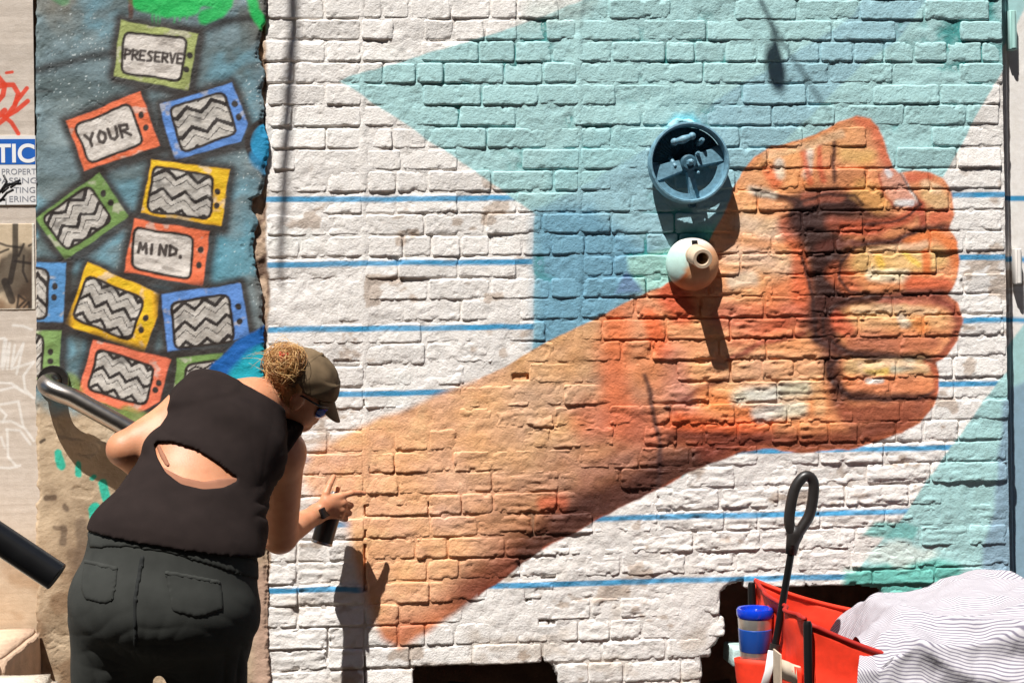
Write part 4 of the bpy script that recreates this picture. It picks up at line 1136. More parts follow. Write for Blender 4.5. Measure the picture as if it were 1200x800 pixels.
# pockets on the handle end
def pouch(x0, y0, y1, z0, z1, out, mat, name, trim=None):
    n, m_ = 22, 16; a, t = np.meshgrid(np.linspace(0, math.pi, n), np.linspace(0, 1, m_)); a, t = a.ravel(), t.ravel()
    V = np.stack([x0 - out*np.sin(a)*(.8+.2*t) - .002*fbm(a*2, t*5, 411), (y0+y1)/2 - (y1-y0)/2*np.cos(a), z0+(z1-z0)*t + .004*np.sin(a*2)*t], 1)
    o = mesh_obj(name, V, grid_faces(m_, n), mat); hang(o, wagon); o.modifiers.new('thickness', 'SOLIDIFY').thickness = .003
    if trim:
        R_ = V.reshape(m_, n, 3)
        Vt = np.concatenate([R_[-1]*1.0, R_[-4]*1.0]); Vt[:,0] -= .004; Vt[:n,2] += .004
        o2 = mesh_obj('pocket_trim', Vt, grid_faces(2, n), trim); hang(o2, wagon); o2.modifiers.new('thickness', 'SOLIDIFY').thickness = .003
TC = pt(885, 740, -.70)
pouch(TC[0]+.05, -.756, -.644, .40, float(pt(885, 772, -.72)[2]), .105, M_RED, 'cup_pocket')
pouch(WX0-.010, -1.0, -.80, .42, float(pt(920, 772, -.9)[2]), .03, M_RED, 'end_pocket', M_TRIM)
pz = pt(903, 762, -.86); o = MB().box((WX0-.046, -.93, pz[2]-.10), (WX0-.042, -.86, pz[2]+.005)).build('papers', M_TRIM, wagon)
a, b = pt(893, 812, -.84), pt(905, 762, -.84); MB().tube([a, (a+b)/2+np.array([.004,0,0]), b], .011, 8, flat=.2).build('white_strap', M_SIGNW, wagon, True)

# ------------------------------------------------------------------ tumbler
M_TBLUE = mat_solid('blue_enamel', (24,74,158), .32, spec=.5, var=.05, coat=.3)
M_TSTEEL = mat_solid('bare_steel', (206,198,188), .32, metal=.85, var=.06)
M_TLID = mat_solid('clear_blue_lid', (20,70,220), .12, spec=.6, var=.05, trans=.35)
tz = lambda v: float(pt(885, v, -.70)[2])
tum = empty('travel_tumbler', (TC[0], -.70, tz(800)))
tag(tum, 'blue and steel travel tumbler with a clear blue lid in the wagon pocket', 'tumbler')
Mt = Matrix.Translation((TC[0], -.70, 0))
r0 = .0455
def rad(v): return r0 - (v-722)*.00011
MB().lathe([(.0005,tz(800)),(rad(800),tz(800)),(rad(760),tz(760)),(rad(760)-.0005,tz(760))], 48, Mt).build('steel_base', M_TSTEEL, tum, angle=30)
MB().lathe([(rad(762),tz(762)),(rad(762)+.0012,tz(761)),(rad(736)+.0012,tz(736)),(rad(736),tz(735))], 48, Mt).build('blue_sleeve', M_TBLUE, tum, angle=30)
MB().lathe([(rad(737),tz(737)),(rad(724)+.0006,tz(724)),(rad(722)-.002,tz(721.5)),(rad(724)-.004,tz(724)),(rad(760)-.004,tz(757))], 48, Mt).build('steel_rim', M_TSTEEL, tum, angle=30)
lid_ = MB().lathe([(rad(724)-.003,tz(725)),(rad(722)+.0015,tz(722)),(rad(722)+.0035,tz(719)),(rad(722)+.0035,tz(714)),(rad(722)+.001,tz(712)),(rad(722)-.006,tz(712.5)),(rad(722)-.010,tz(716)),(.0005,tz(716.5))], 48, Mt).build('lid', M_TLID, tum, angle=35)
MB().box((TC[0]-.004, -.735, tz(716)), (TC[0]+.016, -.708, tz(713.5)), .002).build('lid_slider', M_TLID, lid_)

# ------------------------------------------------------------------ striped cloth heaped over the wagon
mc, nt, bs = mat_base('striped_cotton')
at = nt.nodes.new('ShaderNodeAttribute'); at.attribute_name = 'stripe'
def mnode(op, *a):
    n_ = nt.nodes.new('ShaderNodeMath'); n_.operation = op
    for i, q in enumerate(a):
        if isinstance(q, (int, float)): n_.inputs[i].default_value = q
        else: nt.links.new(q, n_.inputs[i])
    return n_.outputs[0]
tcn = nt.nodes.new('ShaderNodeTexCoord')
nzc = nt.nodes.new('ShaderNodeTexNoise'); nzc.inputs['Scale'].default_value = 9; nt.links.new(tcn.outputs['Object'], nzc.inputs['Vector'])
fr = mnode('FRACT', mnode('ADD', mnode('MULTIPLY', at.outputs['Fac'], 1/.0078), mnode('MULTIPLY', nzc.outputs['Fac'], .3)))
tri = mnode('ABSOLUTE', mnode('SUBTRACT', fr, .5))
rmp = nt.nodes.new('ShaderNodeValToRGB'); nt.links.new(tri, rmp.inputs[0])
rmp.color_ramp.elements[0].position = .10; rmp.color_ramp.elements[0].color = tuple(lin((118,112,126)))+(1,)
rmp.color_ramp.elements[1].position = .26; rmp.color_ramp.elements[1].color = tuple(lin((188,184,187)))+(1,)
nt.links.new(rmp.outputs[0], bs.inputs['Base Color']); bs.inputs['Roughness'].default_value = .85; bs.inputs['Specular IOR Level'].default_value = .15
b2 = nt.nodes.new('ShaderNodeTexNoise'); b2.inputs['Scale'].default_value = 26; b2.inputs['Detail'].default_value = 4; nt.links.new(tcn.outputs['Object'], b2.inputs['Vector'])
bpn = nt.nodes.new('ShaderNodeBump'); bpn.inputs['Distance'].default_value = .006; bpn.inputs['Strength'].default_value = .7; nt.links.new(b2.outputs['Fac'], bpn.inputs['Height']); nt.links.new(bpn.outputs[0], bs.inputs['Normal'])
def cloth():
    nu, nv = 260, 240
    U, Vv = np.meshgrid(np.linspace(0, 1, nu), np.linspace(0, 1, nv)); U, Vv = U.ravel(), Vv.ravel()
    px = np.array([985, 1000, 1030, 1060, 1095, 1140, 1165, 1200, 1260, 1420]); pv = np.array([730, 716, 704, 706, 703, 692, 688, 690, 705, 735])
    tops = np.array([pt(a, b, -.80) for a, b in zip(px, pv)])
    # cross-section over the heap: y and how far below the crest
    sv = np.array([0, .12, .26, .40, .52, .64, .74, .86, 1.0])
    ys = np.array([-.47, -.52, -.64, -.78, -.92, -1.03, -1.10, -1.135, -1.145])
    dz = np.array([.30, .12, .022, 0, .003, .014, .055, .29, .56])
    xl = np.interp(Vv, [0, .2, .4, .6, .8, 1], [1.10, 1.075, tops[0][0], tops[0][0]-.01, 1.055, 1.14])
    X = xl + (2.12-xl)*U**1.15
    zt = np.interp(X, tops[:,0], tops[:,2])
    Y = np.interp(Vv, sv, ys); Dz = np.interp(Vv, sv, dz)
    cw = np.stack([X, Y, zt - Dz], 1)
    # the left end tucks down into the wagon
    e = 1-sst(0, .16, X-xl+.02*fbm(Vv*5, U*0, 421)); cw[:,2] -= .13*e**2*(1-sst(.40, .56, Vv)); cw[:,0] += .0
    W = cw.reshape(nv, nu, 3)
    du = np.gradient(W, axis=1); dv = np.gradient(W, axis=0); N = np.cross(du, dv); N /= np.linalg.norm(N, axis=2, keepdims=True)+1e-12
    if N[nv//2, nu//2, 2] < 0: N = -N
    N = N.reshape(-1, 3)
    arc = np.concatenate([[0], np.cumsum(np.linalg.norm(np.diff(W[:, nu//2], axis=0), axis=1))]); arc = np.repeat(arc, nu)
    x_ = X-1.05
    # long diagonal folds sweeping down to the right, gathers at the left corner
    q1 = arc*6.0 - x_*2.2 + .5*fbm(x_*2.5, arc*2.5, 423); q2 = arc*3.1 - x_*1.4 + .7*fbm(x_*2, arc*2, 425)
    rg = lambda q: (1-np.abs(((q) % 1)*2-1))**1.6
    h = .026*rg(q1+.2)*sst(.05, .25, x_)*sst(.10, .3, arc) + .020*rg(q2)*sst(.2, .5, x_) + .012*fbm(x_*7, arc*7, 427)
    ang = np.arctan2(arc-.36, x_+.02); rr = np.hypot(arc-.36, x_+.02)
    h += .010*np.sin(ang*13 + 2*fbm(x_*6, arc*6, 429))*np.exp(-(rr/.16)**2)*sst(.0, .04, rr)
    V = cw + N*h[:,None]
    o = mesh_obj('striped_cloth', V, grid_faces(nv, nu), mc)
    at_ = o.data.attributes.new('stripe', 'FLOAT', 'POINT')
    st = arc + .22*np.exp(-np.maximum(x_, -.1)/.16) + .03*fbm(x_*3, arc*3, 431)
    at_.data.foreach_set('value', st.astype(np.float32))
    md = o.modifiers.new('thickness', 'SOLIDIFY'); md.thickness = .003
    tag(o, 'white cotton cloth with fine grey stripes heaped over the red wagon', 'cloth')
cloth()
# ------------------------------------------------------------------ the painter: implicit surfaces turned into meshes
def surface_nets(F, org, h):
    nx, ny, nz_ = F.shape; S = F < 0
    c = np.zeros((nx-1, ny-1, nz_-1), np.int8)
    for a in (0, 1):
        for b in (0, 1):
            for d in (0, 1): c += S[a:nx-1+a, b:ny-1+b, d:nz_-1+d]
    act = (c > 0) & (c < 8); I = np.argwhere(act)
    P = np.zeros((len(I), 3)); cnt = np.zeros(len(I)); cor = [(a, b, d) for a in (0,1) for b in (0,1) for d in (0,1)]
    val = {k: F[I[:,0]+k[0], I[:,1]+k[1], I[:,2]+k[2]] for k in cor}
    for i, k in enumerate(cor):
        for l in cor[i+1:]:
            if sum(abs(p-q) for p, q in zip(k, l)) != 1: continue
            a, b = val[k], val[l]; m_ = (a < 0) != (b < 0)
            t = np.where(m_, a/np.where(a-b == 0, 1, a-b), 0)
            P += m_[:,None]*(np.array(k) + t[:,None]*(np.array(l)-np.array(k))); cnt += m_
    P = I + P/cnt[:,None]
    idx = np.full(act.shape, -1, np.int64); idx[act] = np.arange(len(I))
    Q = []
    for ax in range(3):
        sl = [slice(None)]*3; sh = [slice(None)]*3; sl[ax] = slice(0, -1); sh[ax] = slice(1, None)
        e0, e1 = S[tuple(sl)], S[tuple(sh)]
        o1, o2 = [(1,2),(2,0),(0,1)][ax]
        E_ = np.argwhere(e0 != e1); ok = (E_[:,o1] > 0) & (E_[:,o2] > 0) & (E_[:,o1] < F.shape[o1]-1) & (E_[:,o2] < F.shape[o2]-1); E_ = E_[ok]
        pos = e0[tuple(E_.T)]
        def g(d1, d2):
            q = E_.copy(); q[:,o1] -= d1; q[:,o2] -= d2; return idx[tuple(q.T)]
        q = np.stack([g(0,0), g(1,0), g(1,1), g(0,1)], 1); q[~pos] = q[~pos][:, ::-1]; Q.append(q)
    Q = np.concatenate(Q); Q = Q[(Q >= 0).all(1)]
    return np.array(org) + P*h, Q[:, ::-1]

def relax(V, Q, n):
    a = Q.ravel(); b = Q[:, [1,2,3,0]].ravel(); i, j = np.concatenate([a, b]), np.concatenate([b, a]); k = len(V)
    c = np.maximum(np.bincount(i, minlength=k), 1)
    for it in range(n):
        for lam in (.55, -.50 if it < n-1 else .0):
            m_ = np.stack([np.bincount(i, V[j, ax], k) for ax in range(3)], 1)/c[:,None]; V = V + (m_-V)*lam
    return V

class Field:
    def __init__(s, lo, hi, h):
        s.lo = np.array(lo, float); s.h = h; n = np.ceil((np.array(hi)-s.lo)/h).astype(int)+1
        ax = [s.lo[i]+np.arange(n[i])*h for i in range(3)]
        s.X, s.Y, s.Z = np.meshgrid(*[a.astype(np.float32) for a in ax], indexing='ij')
        s.F = np.full(s.X.shape, 1.0, np.float32)
    def P(s): return s.X, s.Y, s.Z
    def join(s, d, k=.02):
        if k <= 0: s.F = np.minimum(s.F, d); return
        hh = np.clip(.5+.5*(s.F-d)/k, 0, 1); s.F = s.F + (d-s.F)*hh - k*hh*(1-hh)
    def cone(s, a, b, ra, rb, k=.02):
        a, b = np.array(a, float), np.array(b, float); e = b-a; L2 = e@e
        t = np.clip(((s.X-a[0])*e[0]+(s.Y-a[1])*e[1]+(s.Z-a[2])*e[2])/L2, 0, 1)
        d = np.sqrt((s.X-a[0]-e[0]*t)**2+(s.Y-a[1]-e[1]*t)**2+(s.Z-a[2]-e[2]*t)**2) - (ra+(rb-ra)*t)
        s.join(d.astype(np.float32), k)
    def ell(s, c, ax, r, k=.02):
        c = np.array(c, float); q = 0
        for i in range(3):
            a = np.array(ax[i], float); q = q + (((s.X-c[0])*a[0]+(s.Y-c[1])*a[1]+(s.Z-c[2])*a[2])/r[i])**2
        s.join(((np.sqrt(q)-1)*min(r)).astype(np.float32), k)
    def tubes(s, st, k=.02):
        """body as a chain of elliptical sections: (centre, half width, half depth, lateral axis)"""
        best = np.full(s.X.shape, 9.0, np.float32)
        for (c0, w0, d0, l0), (c1, w1, d1, l1) in zip(st[:-1], st[1:]):
            c0, c1 = np.array(c0), np.array(c1); e = c1-c0; L2 = e@e; en = e/np.sqrt(L2)
            l = (np.array(l0)+np.array(l1))/2; l = l-en*(l@en); l /= np.linalg.norm(l); f = np.cross(en, l)
            rx, ry, rz = s.X-c0[0], s.Y-c0[1], s.Z-c0[2]
            t = (rx*e[0]+ry*e[1]+rz*e[2])/L2; tc = np.clip(t, 0, 1); sm = tc*tc*(3-2*tc)
            w, d = w0+(w1-w0)*sm, d0+(d1-d0)*sm
            qx, qy, qz = rx-e[0]*tc, ry-e[1]*tc, rz-e[2]*tc
            a = qx*l[0]+qy*l[1]+qz*l[2]; b = qx*f[0]+qy*f[1]+qz*f[2]; g = qx*en[0]+qy*en[1]+qz*en[2]
            m_ = np.minimum(w, d)
            v = (np.sqrt((a/w)**2+(b/d)**2+(g/m_)**2)-1)*m_
            hh = np.clip(.5+.5*(best-v)/.03, 0, 1); best = best+(v-best)*hh-.03*hh*(1-hh)
        s.join(best.astype(np.float32), k)
    def mesh(s, name, mat, parent, F=None, disp=None, smooth=4):
        V, Q = surface_nets(s.F if F is None else F, s.lo, s.h)
        if smooth: V = relax(V, Q, smooth)
        if disp is not None:
            o = mesh_obj(name, V, Q, mat)
            n = np.zeros(len(V)*3, np.float32); o.data.vertices.foreach_get('normal', n); n = n.reshape(-1, 3)
            V2 = (V + n*disp(V)[:,None]).astype(np.float32); o.data.vertices.foreach_set('co', V2.ravel()); o.data.update()
        else: o = mesh_obj(name, V, Q, mat)
        return hang(o, parent)

def fbm3(V, f, seed, oc=3):
    s, a, t = 0, 1, 0
    for i in range(oc):
        s = s + a*noise3(V[:,0]*f[0]*2**i, V[:,1]*f[1]*2**i, V[:,2]*f[2]*2**i, seed+i); t += a; a *= .5
    return s/t*1.5
unit = lambda v: np.array(v, float)/np.linalg.norm(v)

def mat_skin():
    mt, nt, b = mat_base('skin')
    tc, nz, bp = add_bump(nt, b, 260, .0006)
    n2 = nt.nodes.new('ShaderNodeTexNoise'); n2.inputs['Scale'].default_value = 16; n2.inputs['Detail'].default_value = 5; nt.links.new(tc.outputs['Object'], n2.inputs['Vector'])
    cr = nt.nodes.new('ShaderNodeValToRGB'); cr.color_ramp.elements[0].position = .3; cr.color_ramp.elements[1].position = .7
    cr.color_ramp.elements[0].color = tuple(lin((186,122,88)))+(1,); cr.color_ramp.elements[1].color = tuple(lin((208,148,112)))+(1,)
    nt.links.new(n2.outputs['Fac'], cr.inputs[0]); nt.links.new(cr.outputs[0], b.inputs['Base Color'])
    b.inputs['Roughness'].default_value = .48; b.inputs['Specular IOR Level'].default_value = .4
    b.inputs['Subsurface Weight'].default_value = .25; b.inputs['Subsurface Radius'].default_value = (.012,.005,.003); b.inputs['Subsurface Scale'].default_value = .6
    return mt
M_SKIN = mat_skin()
def mat_cloth(name, rgb, thread=900, var=.12, rough=.9):
    mt, nt, b = mat_base(name); tc, nz, bp = add_bump(nt, b, thread, .0006, .6)
    n2 = nt.nodes.new('ShaderNodeTexNoise'); n2.inputs['Scale'].default_value = 22; n2.inputs['Detail'].default_value = 8; nt.links.new(tc.outputs['Object'], n2.inputs['Vector'])
    cr = nt.nodes.new('ShaderNodeValToRGB'); c = lin(rgb); cr.color_ramp.elements[0].position = .3; cr.color_ramp.elements[1].position = .7
    cr.color_ramp.elements[0].color = tuple(c*(1-var))+(1,); cr.color_ramp.elements[1].color = tuple(c*(1+var))+(1,)
    nt.links.new(n2.outputs['Fac'], cr.inputs[0]); nt.links.new(cr.outputs[0], b.inputs['Base Color'])
    b.inputs['Roughness'].default_value = rough; b.inputs['Specular IOR Level'].default_value = .12
    return mt
M_TOP = mat_cloth('black_jersey', (39,31,29)); M_TRO = mat_cloth('charcoal_twill', (56,57,54), 700); M_TROS = mat_cloth('charcoal_stitching', (44,45,44), 700)
M_BRA = mat_cloth('tan_elastic', (150,104,82)); M_CAP = mat_cloth('khaki_cap_cloth', (112,94,72), 600, .3); M_SHOE = mat_cloth('dark_shoe', (40,38,38))
M_HAIR = mat_solid('hair_dark_blond', (168,118,70), .45, spec=.5, var=.3, vscale=70); M_HAIRL = mat_solid('hair_light_strands', (228,184,122), .4, spec=.5, var=.25, vscale=60)
M_TIE = mat_solid('red_hair_tie', (196,64,34), .5, var=.1); M_LENS = mat_solid('blue_mirror_lens', (20,70,170), .12, spec=.8, var=.1, coat=.6); M_WATCH = mat_solid('watch_black', (22,20,20), .3, var=.1)

person = empty('person', (float(pt(190,700,-.90)[0]), -.88, 0))
tag(person, 'person in a black open-back top, grey trousers and khaki cap, bending to spray the wall', 'person')
LT = unit((.86, .20, -.44)); LH = unit((1, .04, -.10))
SHL, SHR = pt(236, 470, -.68), pt(330, 530, -.50)
ELL, WRL = pt(146, 526, -.77), pt(205, 585, -.56)
ELR, WRR = pt(328, 628, -.33), pt(371, 602, -.165)
HD = pt(352, 453, -.56); NB = pt(299, 469, -.63)
fw = unit((.80, .35, -.49)); rt = np.array([.147, -.90, -.40]); rt = unit(rt - fw*(rt@fw)); upv = np.cross(rt, fw)
def hd(f, r, u): return HD + fw*f + rt*r + upv*u
torso = [(pt(192,716,-.90), .165, .100, LH), (pt(194,700,-.91), .190, .125, LH), (pt(206,643,-.90), .180, .128, unit(LH+LT*.5)), (pt(226,600,-.84), .158, .112, LT), (pt(241,556,-.77), .150, .110, LT), (pt(266,513,-.70), .148, .105, LT), (pt(285,486,-.65), .108, .078, LT), (NB, .060, .058, LT)]

bf = Field((-.96, -1.12, .58), (-.20, -.08, 1.47), .0053)
bf.tubes(torso, .01)
bf.cone(SHL, SHR, .060, .060, .05)
bf.cone(SHL, ELL, .052, .043, .04); bf.cone(ELL, WRL, .044, .028, .012)
bf.cone(SHR, ELR, .063, .050, .03); bf.cone(ELR, WRR, .046, .027, .015)
bf.cone(WRL, WRL+unit(WRL-ELL)*.13, .030, .018, .02)
bf.cone(NB-np.array([.02,0,.01]), hd(-.022, 0, -.050), .052, .050, .035)
bf.ell(hd(0, 0, .012), (fw, rt, upv), (.093, .074, .092), .02)
bf.ell(hd(.035, 0, -.05), (fw, rt, upv), (.055, .056, .062), .03)
bf.cone(hd(.088, 0, .0), hd(.104, 0, -.022), .010, .013, .012)                      # nose
bf.cone(hd(.082, -.02, -.058), hd(.082, .02, -.058), .009, .009, .012)              # lips
bf.cone(hd(.075, 0, -.088), hd(.06, 0, -.092), .018, .02, .02)                      # chin
for s_ in (-1, 1):                                                                   # ears
    bf.ell(hd(-.012, s_*.077, -.012), (unit(fw+upv*.2), rt, upv), (.020, .007, .032), .006)
    bf.cone(hd(-.022, s_*.081, .008), hd(-.026, s_*.081, -.014), .0055, .005, .004)
bodyF = bf.F.copy()
X, Y, Z = bf.P(); U_, V_ = 0, 0
PX = np.stack([X.ravel(), Y.ravel(), Z.ravel()], 1)
qx, qy, qz = (PX-CAM) @ RIGHT, (PX-CAM) @ UP, (PX-CAM) @ FWD
GU, GV = (600+FPX*qx/qz).astype(np.float32), (400-FPX*qy/qz).astype(np.float32)
del PX, qx, qy
GD = (qz/FPX).astype(np.float32)                                    # metres per photo pixel
def poly_field(P):
    return (sd_poly(GU, GV, P)*GD).reshape(X.shape).astype(np.float32)

# hand with five fingers around the can
hf_c = pt(390, 585, -.140)
hf = Field(hf_c-np.array([.085, .075, .085]), hf_c+np.array([.125, .10, .095]), .0021)
H = lambda u, v, y: pt(u, v, y+.075)
hf.cone(WRR + (ELR-WRR)*.22, WRR, .0300, .0265, .01)
hf.cone(WRR, H(384, 592, -.238), .0265, .023, .02)
hf.cone(H(383, 586, -.240), H(400, 581, -.226), .0165, .0115, .016); hf.cone(H(384, 592, -.238), H(402, 589, -.226), .0165, .0115, .014)
hf.cone(H(384, 597, -.236), H(401, 597, -.224), .0160, .0110, .014); hf.cone(H(382, 602, -.234), H(398, 604, -.222), .0140, .0100, .014)
def finger(pts, r, k=.005):
    for i in range(len(pts)-1): hf.cone(pts[i], pts[i+1], r[i], r[i+1], .007 if i == 0 else .003)
finger([H(400,581,-.226), H(412,577.5,-.212), H(420,577,-.196), H(426.5,578,-.182)], [.0102,.0090,.0082,.0070])
finger([H(402,589,-.226), H(411,592,-.200), H(409,594,-.168), H(402,594,-.150)], [.0104,.0092,.0084,.0074])
finger([H(401,597,-.224), H(409,601,-.198), H(407,602,-.168), H(400,601,-.150)], [.0100,.0090,.0082,.0072])
finger([H(398,604,-.222), H(405,608,-.199), H(403,608.5,-.174), H(397,607,-.160)], [.0088,.0078,.0070,.0062])
finger([H(379,593,-.246), H(382,578,-.240), H(386.5,567,-.226), H(391,558.5,-.206)], [.0150,.0112,.0096,.0080])
V1, Q1 = surface_nets(bodyF, bf.lo, bf.h); V2, Q2 = surface_nets(hf.F, hf.lo, hf.h)
d1 = np.linalg.norm(V1-(WRR+unit(WRR-ELR)*.02), axis=1) < .0
o = mesh_obj('body', np.concatenate([V1, V2]), np.concatenate([Q1, Q2+len(V1)]), M_SKIN); hang(o, person)

# top: cap sleeves, cut-out across the back
tf = Field.__new__(Field); tf.__dict__.update(bf.__dict__); tf.F = np.full(X.shape, 1.0, np.float32)
tf.tubes(torso, .01); tf.cone(SHL, SHR, .060, .060, .05)
torsoF = tf.F.copy()
def plane(p, n): n = unit(n); return ((X-p[0])*n[0]+(Y-p[1])*n[1]+(Z-p[2])*n[2]).astype(np.float32)
hemp = pt(206, 640, -.98); hem = -plane(hemp, (.19, .05, .98))
loose = .010 + .012*np.clip((plane(hemp, (.19,.05,.98))*-1+.16)/.16, 0, 1)
g = torsoF - loose
g = np.maximum(g, hem)
g = np.maximum(g, plane(pt(297, 460, -.64), (.50, .22, .84)))
def sleeve(S, E_, r0, r1, p, n):
    f = Field.__new__(Field); f.__dict__.update(bf.__dict__); f.F = np.full(X.shape, 1.0, np.float32)
    f.cone(S, S+(E_-S)*.5, r0, r1, 0)
    return np.maximum(f.F-.015, plane(p, n))
def sminF(a, b, k):
    hh = np.clip(.5+.5*(a-b)/k, 0, 1); return a + (b-a)*hh - k*hh*(1-hh)
neckcut = plane(pt(297, 460, -.64), (.50, .22, .84))
dist_ = lambda p: np.sqrt((X-p[0])**2+(Y-p[1])**2+(Z-p[2])**2).astype(np.float32)
slR = np.maximum(np.maximum(bodyF-.012, plane(pt(333, 540, -.50), (.85, .0, -.53))), np.maximum(dist_(SHR)-.13, neckcut))
slL = np.maximum(np.maximum(bodyF-.011, plane(pt(199, 484, -.70), (-.9, .0, .44))), np.maximum(dist_(SHL)-.11, neckcut))
pR_ = plane(pt(333, 540, -.50), (.85, .0, -.53))
g = np.where((dist_(SHR) < .15) & (X > SHR[0]-.05), np.maximum(g, pR_), g)
g = np.minimum(g, slR); g = sminF(g, slL, .012)
back = plane(pt(232, 560, -.78), unit(np.cross(unit(NB-pt(203,648,-.90)), LT)))     # sign found below
if back[tuple(((pt(232,560,-.90)-bf.lo)/bf.h).astype(int))] < 0: back = -back
KEY = [(180,518),(204,518),(231,527),(258,544),(280,562),(262,571),(238,573),(212,567),(194,553),(184,535)]
key = np.maximum(poly_field(rpoly(KEY, 4)), -back)
g = np.maximum(g, -key)
def ridge(q): return (1-np.abs(((q) % 1)*2-1))**2.2
def wr_top(V):
    a = fbm3(V, (9, 9, 14), 501, 3); b_ = fbm3(V, (4, 4, 4), 503, 2)
    lo = 1-sst(1.02, 1.18, V[:,2])
    # cloth bunches across the waist, pulls from the right armpit over the shoulder blade, hangs loose at the side
    w1 = ridge((V@unit((.35,.1,.93)))*15 + 1.6*b_ + .5*a)*np.clip(.35+1.1*fbm3(V, (7,5,5), 507, 2), 0, 1)*lo
    dv = V-(SHR+np.array([-.03,-.05,-.07])); rr = np.linalg.norm(dv, axis=1); an = np.arctan2(dv[:,2], dv[:,0])
    w2 = ridge(an*2.6 + .6*b_)*np.exp(-(rr/.17)**2)*sst(.02, .07, rr)
    w3 = ridge((V@unit((.80,.2,.55)))*9 + 1.2*b_)*np.clip(fbm3(V, (5,5,5), 509, 2)+.1, 0, 1)*(1-lo)
    u_, v_ = project(V); fade = sst(.004, .035, (V-hemp)@unit((.19,.05,.98)))*np.where(V[:,1] < -.72, sst(1, 9, sd_poly(u_, v_, KEY)), 1)
    return (.0018*a + .0070*w1 + .0080*w2 + .0052*w3 - .002)*fade
tf.mesh('top', M_TOP, person, g.astype(np.float32), wr_top)
BAND = [(180,540),(196,550),(214,559),(238,564),(262,560),(290,556),(290,580),(262,584),(236,584),(206,578),(180,560)]
bfF = np.maximum(torsoF-.0045, np.maximum(poly_field(BAND), -back)); tf.mesh('bra_band', M_BRA, person, bfF)
BST = [(183,522),(187,520),(196,537),(200,546),(194,546),(188,536)]
tf.mesh('bra_strap', M_BRA, person, np.maximum(torsoF-.0045, np.maximum(poly_field(BST), -back)))

# trousers
pf = Field((-1.02, -1.18, .0), (-.26, -.56, 1.02), .0048)
pf.tubes([(pt(190,727,-.88), .178, .108, LH), (pt(194,706,-.92), .218, .152, LH), (pt(203,650,-.90), .196, .140, unit(LH+LT*.5)), (pt(210,628,-.88), .185, .130, unit(LH+LT*.5))], .01)
KL, KR = np.array([pt(124,800,-.88)[0]-.01, -.83, .44]), np.array([pt(236,800,-.88)[0]+.01, -.80, .44])
AL, AR = np.array([KL[0]+.0, -.92, .10]), np.array([KR[0]+.02, -.88, .10])
for hp_, kn, an in ((pt(138,728,-.90), KL, AL), (pt(243,734,-.88), KR, AR)):
    pf.cone(hp_, kn, .110, .086, .045); pf.cone(kn, an, .086, .082, .03); pf.cone(an, an-np.array([0,0,.06]), .080, .083, .02)
X2, Y2, Z2 = pf.P()
PX = np.stack([X2.ravel(), Y2.ravel(), Z2.ravel()], 1); qz2 = (PX-CAM) @ FWD
GU2, GV2 = 600+FPX*((PX-CAM) @ RIGHT)/qz2, 400-FPX*((PX-CAM) @ UP)/qz2; GD2 = qz2/FPX; del PX
pf2 = lambda P: (sd_poly(GU2, GV2, P)*GD2).reshape(X2.shape)
tp = (X2-hemp[0])*.19 + (Y2-hemp[1])*.05 + (Z2-hemp[2])*.98
troF = np.maximum(np.maximum(pf.F, tp-.03), .035-Z2)
def wr_tro(V):
    a = fbm3(V, (7,7,5), 521, 3); b_ = fbm3(V, (4,4,3), 525, 2); lowz = 1-sst(.62, .76, V[:,2])
    cx = (KL[0]+KR[0])/2; d_ = V[:,0]-cx
    # smile creases under the seat, pulls from the crotch, long drapes down the legs
    f1 = ridge(V[:,2]*17 + 1.3*np.abs(d_)*6 + .9*b_ + .3*a)*np.exp(-((V[:,2]-.72)/.085)**2)*np.clip(.5+fbm3(V, (6,6,6), 527, 2), 0, 1)
    dv2 = V-np.array([cx, -1.0, .66]); an = np.arctan2(dv2[:,2], dv2[:,0]); rr = np.linalg.norm(dv2[:, [0,2]], axis=1)
    f2 = ridge(an*3.2+.5*b_)*np.exp(-(rr/.15)**2)*sst(.02, .06, rr)
    f3 = ridge(V[:,0]*13 + V[:,2]*2.0 + 1.2*b_)*lowz
    return .0012*a + .0034*f1 + .0022*f2 + .0070*f3 - .001
pf.mesh('trousers', M_TRO, person, troF.astype(np.float32), wr_tro, 8)
bk2 = Y2+.88
def patch(name, P, off, mat, inner=None, par=None):
    f = np.maximum(np.maximum(pf.F-off, pf2(P)), bk2+.02)
    if inner is not None: f = np.maximum(f, -pf2(inner))
    return pf.mesh(name, mat, par or person, f.astype(np.float32), wr_tro)
for PK in ([(99,655),(139,664),(134,700),(126,708),(100,702),(95,690)], [(193,668),(259,680),(262,714),(232,724),(201,716)]):
    c_ = np.mean(PK, 0); outer = rpoly(PK, 3); inner = c_ + (outer-c_)*np.array([1-5.0/np.ptp(outer[:,0]), 1-5.0/np.ptp(outer[:,1])])
    pk_ = patch('back_pocket', outer, .0032, M_TRO); top_ = np.array([PK[0], PK[1], np.array(PK[1])+(-1,5), np.array(PK[0])+(-1,5)]); patch('pocket_hem', top_, .0050, M_TRO, None, pk_)
patch('waistband', [(100,612),(210,630),(312,660),(308,680),(276,672),(200,648),(150,640),(106,642)], .0034, M_TRO)
patch('centre_seam', [(165,650),(170,650),(161,700),(161,760),(156,760),(156,700)], .0040, M_TROS)
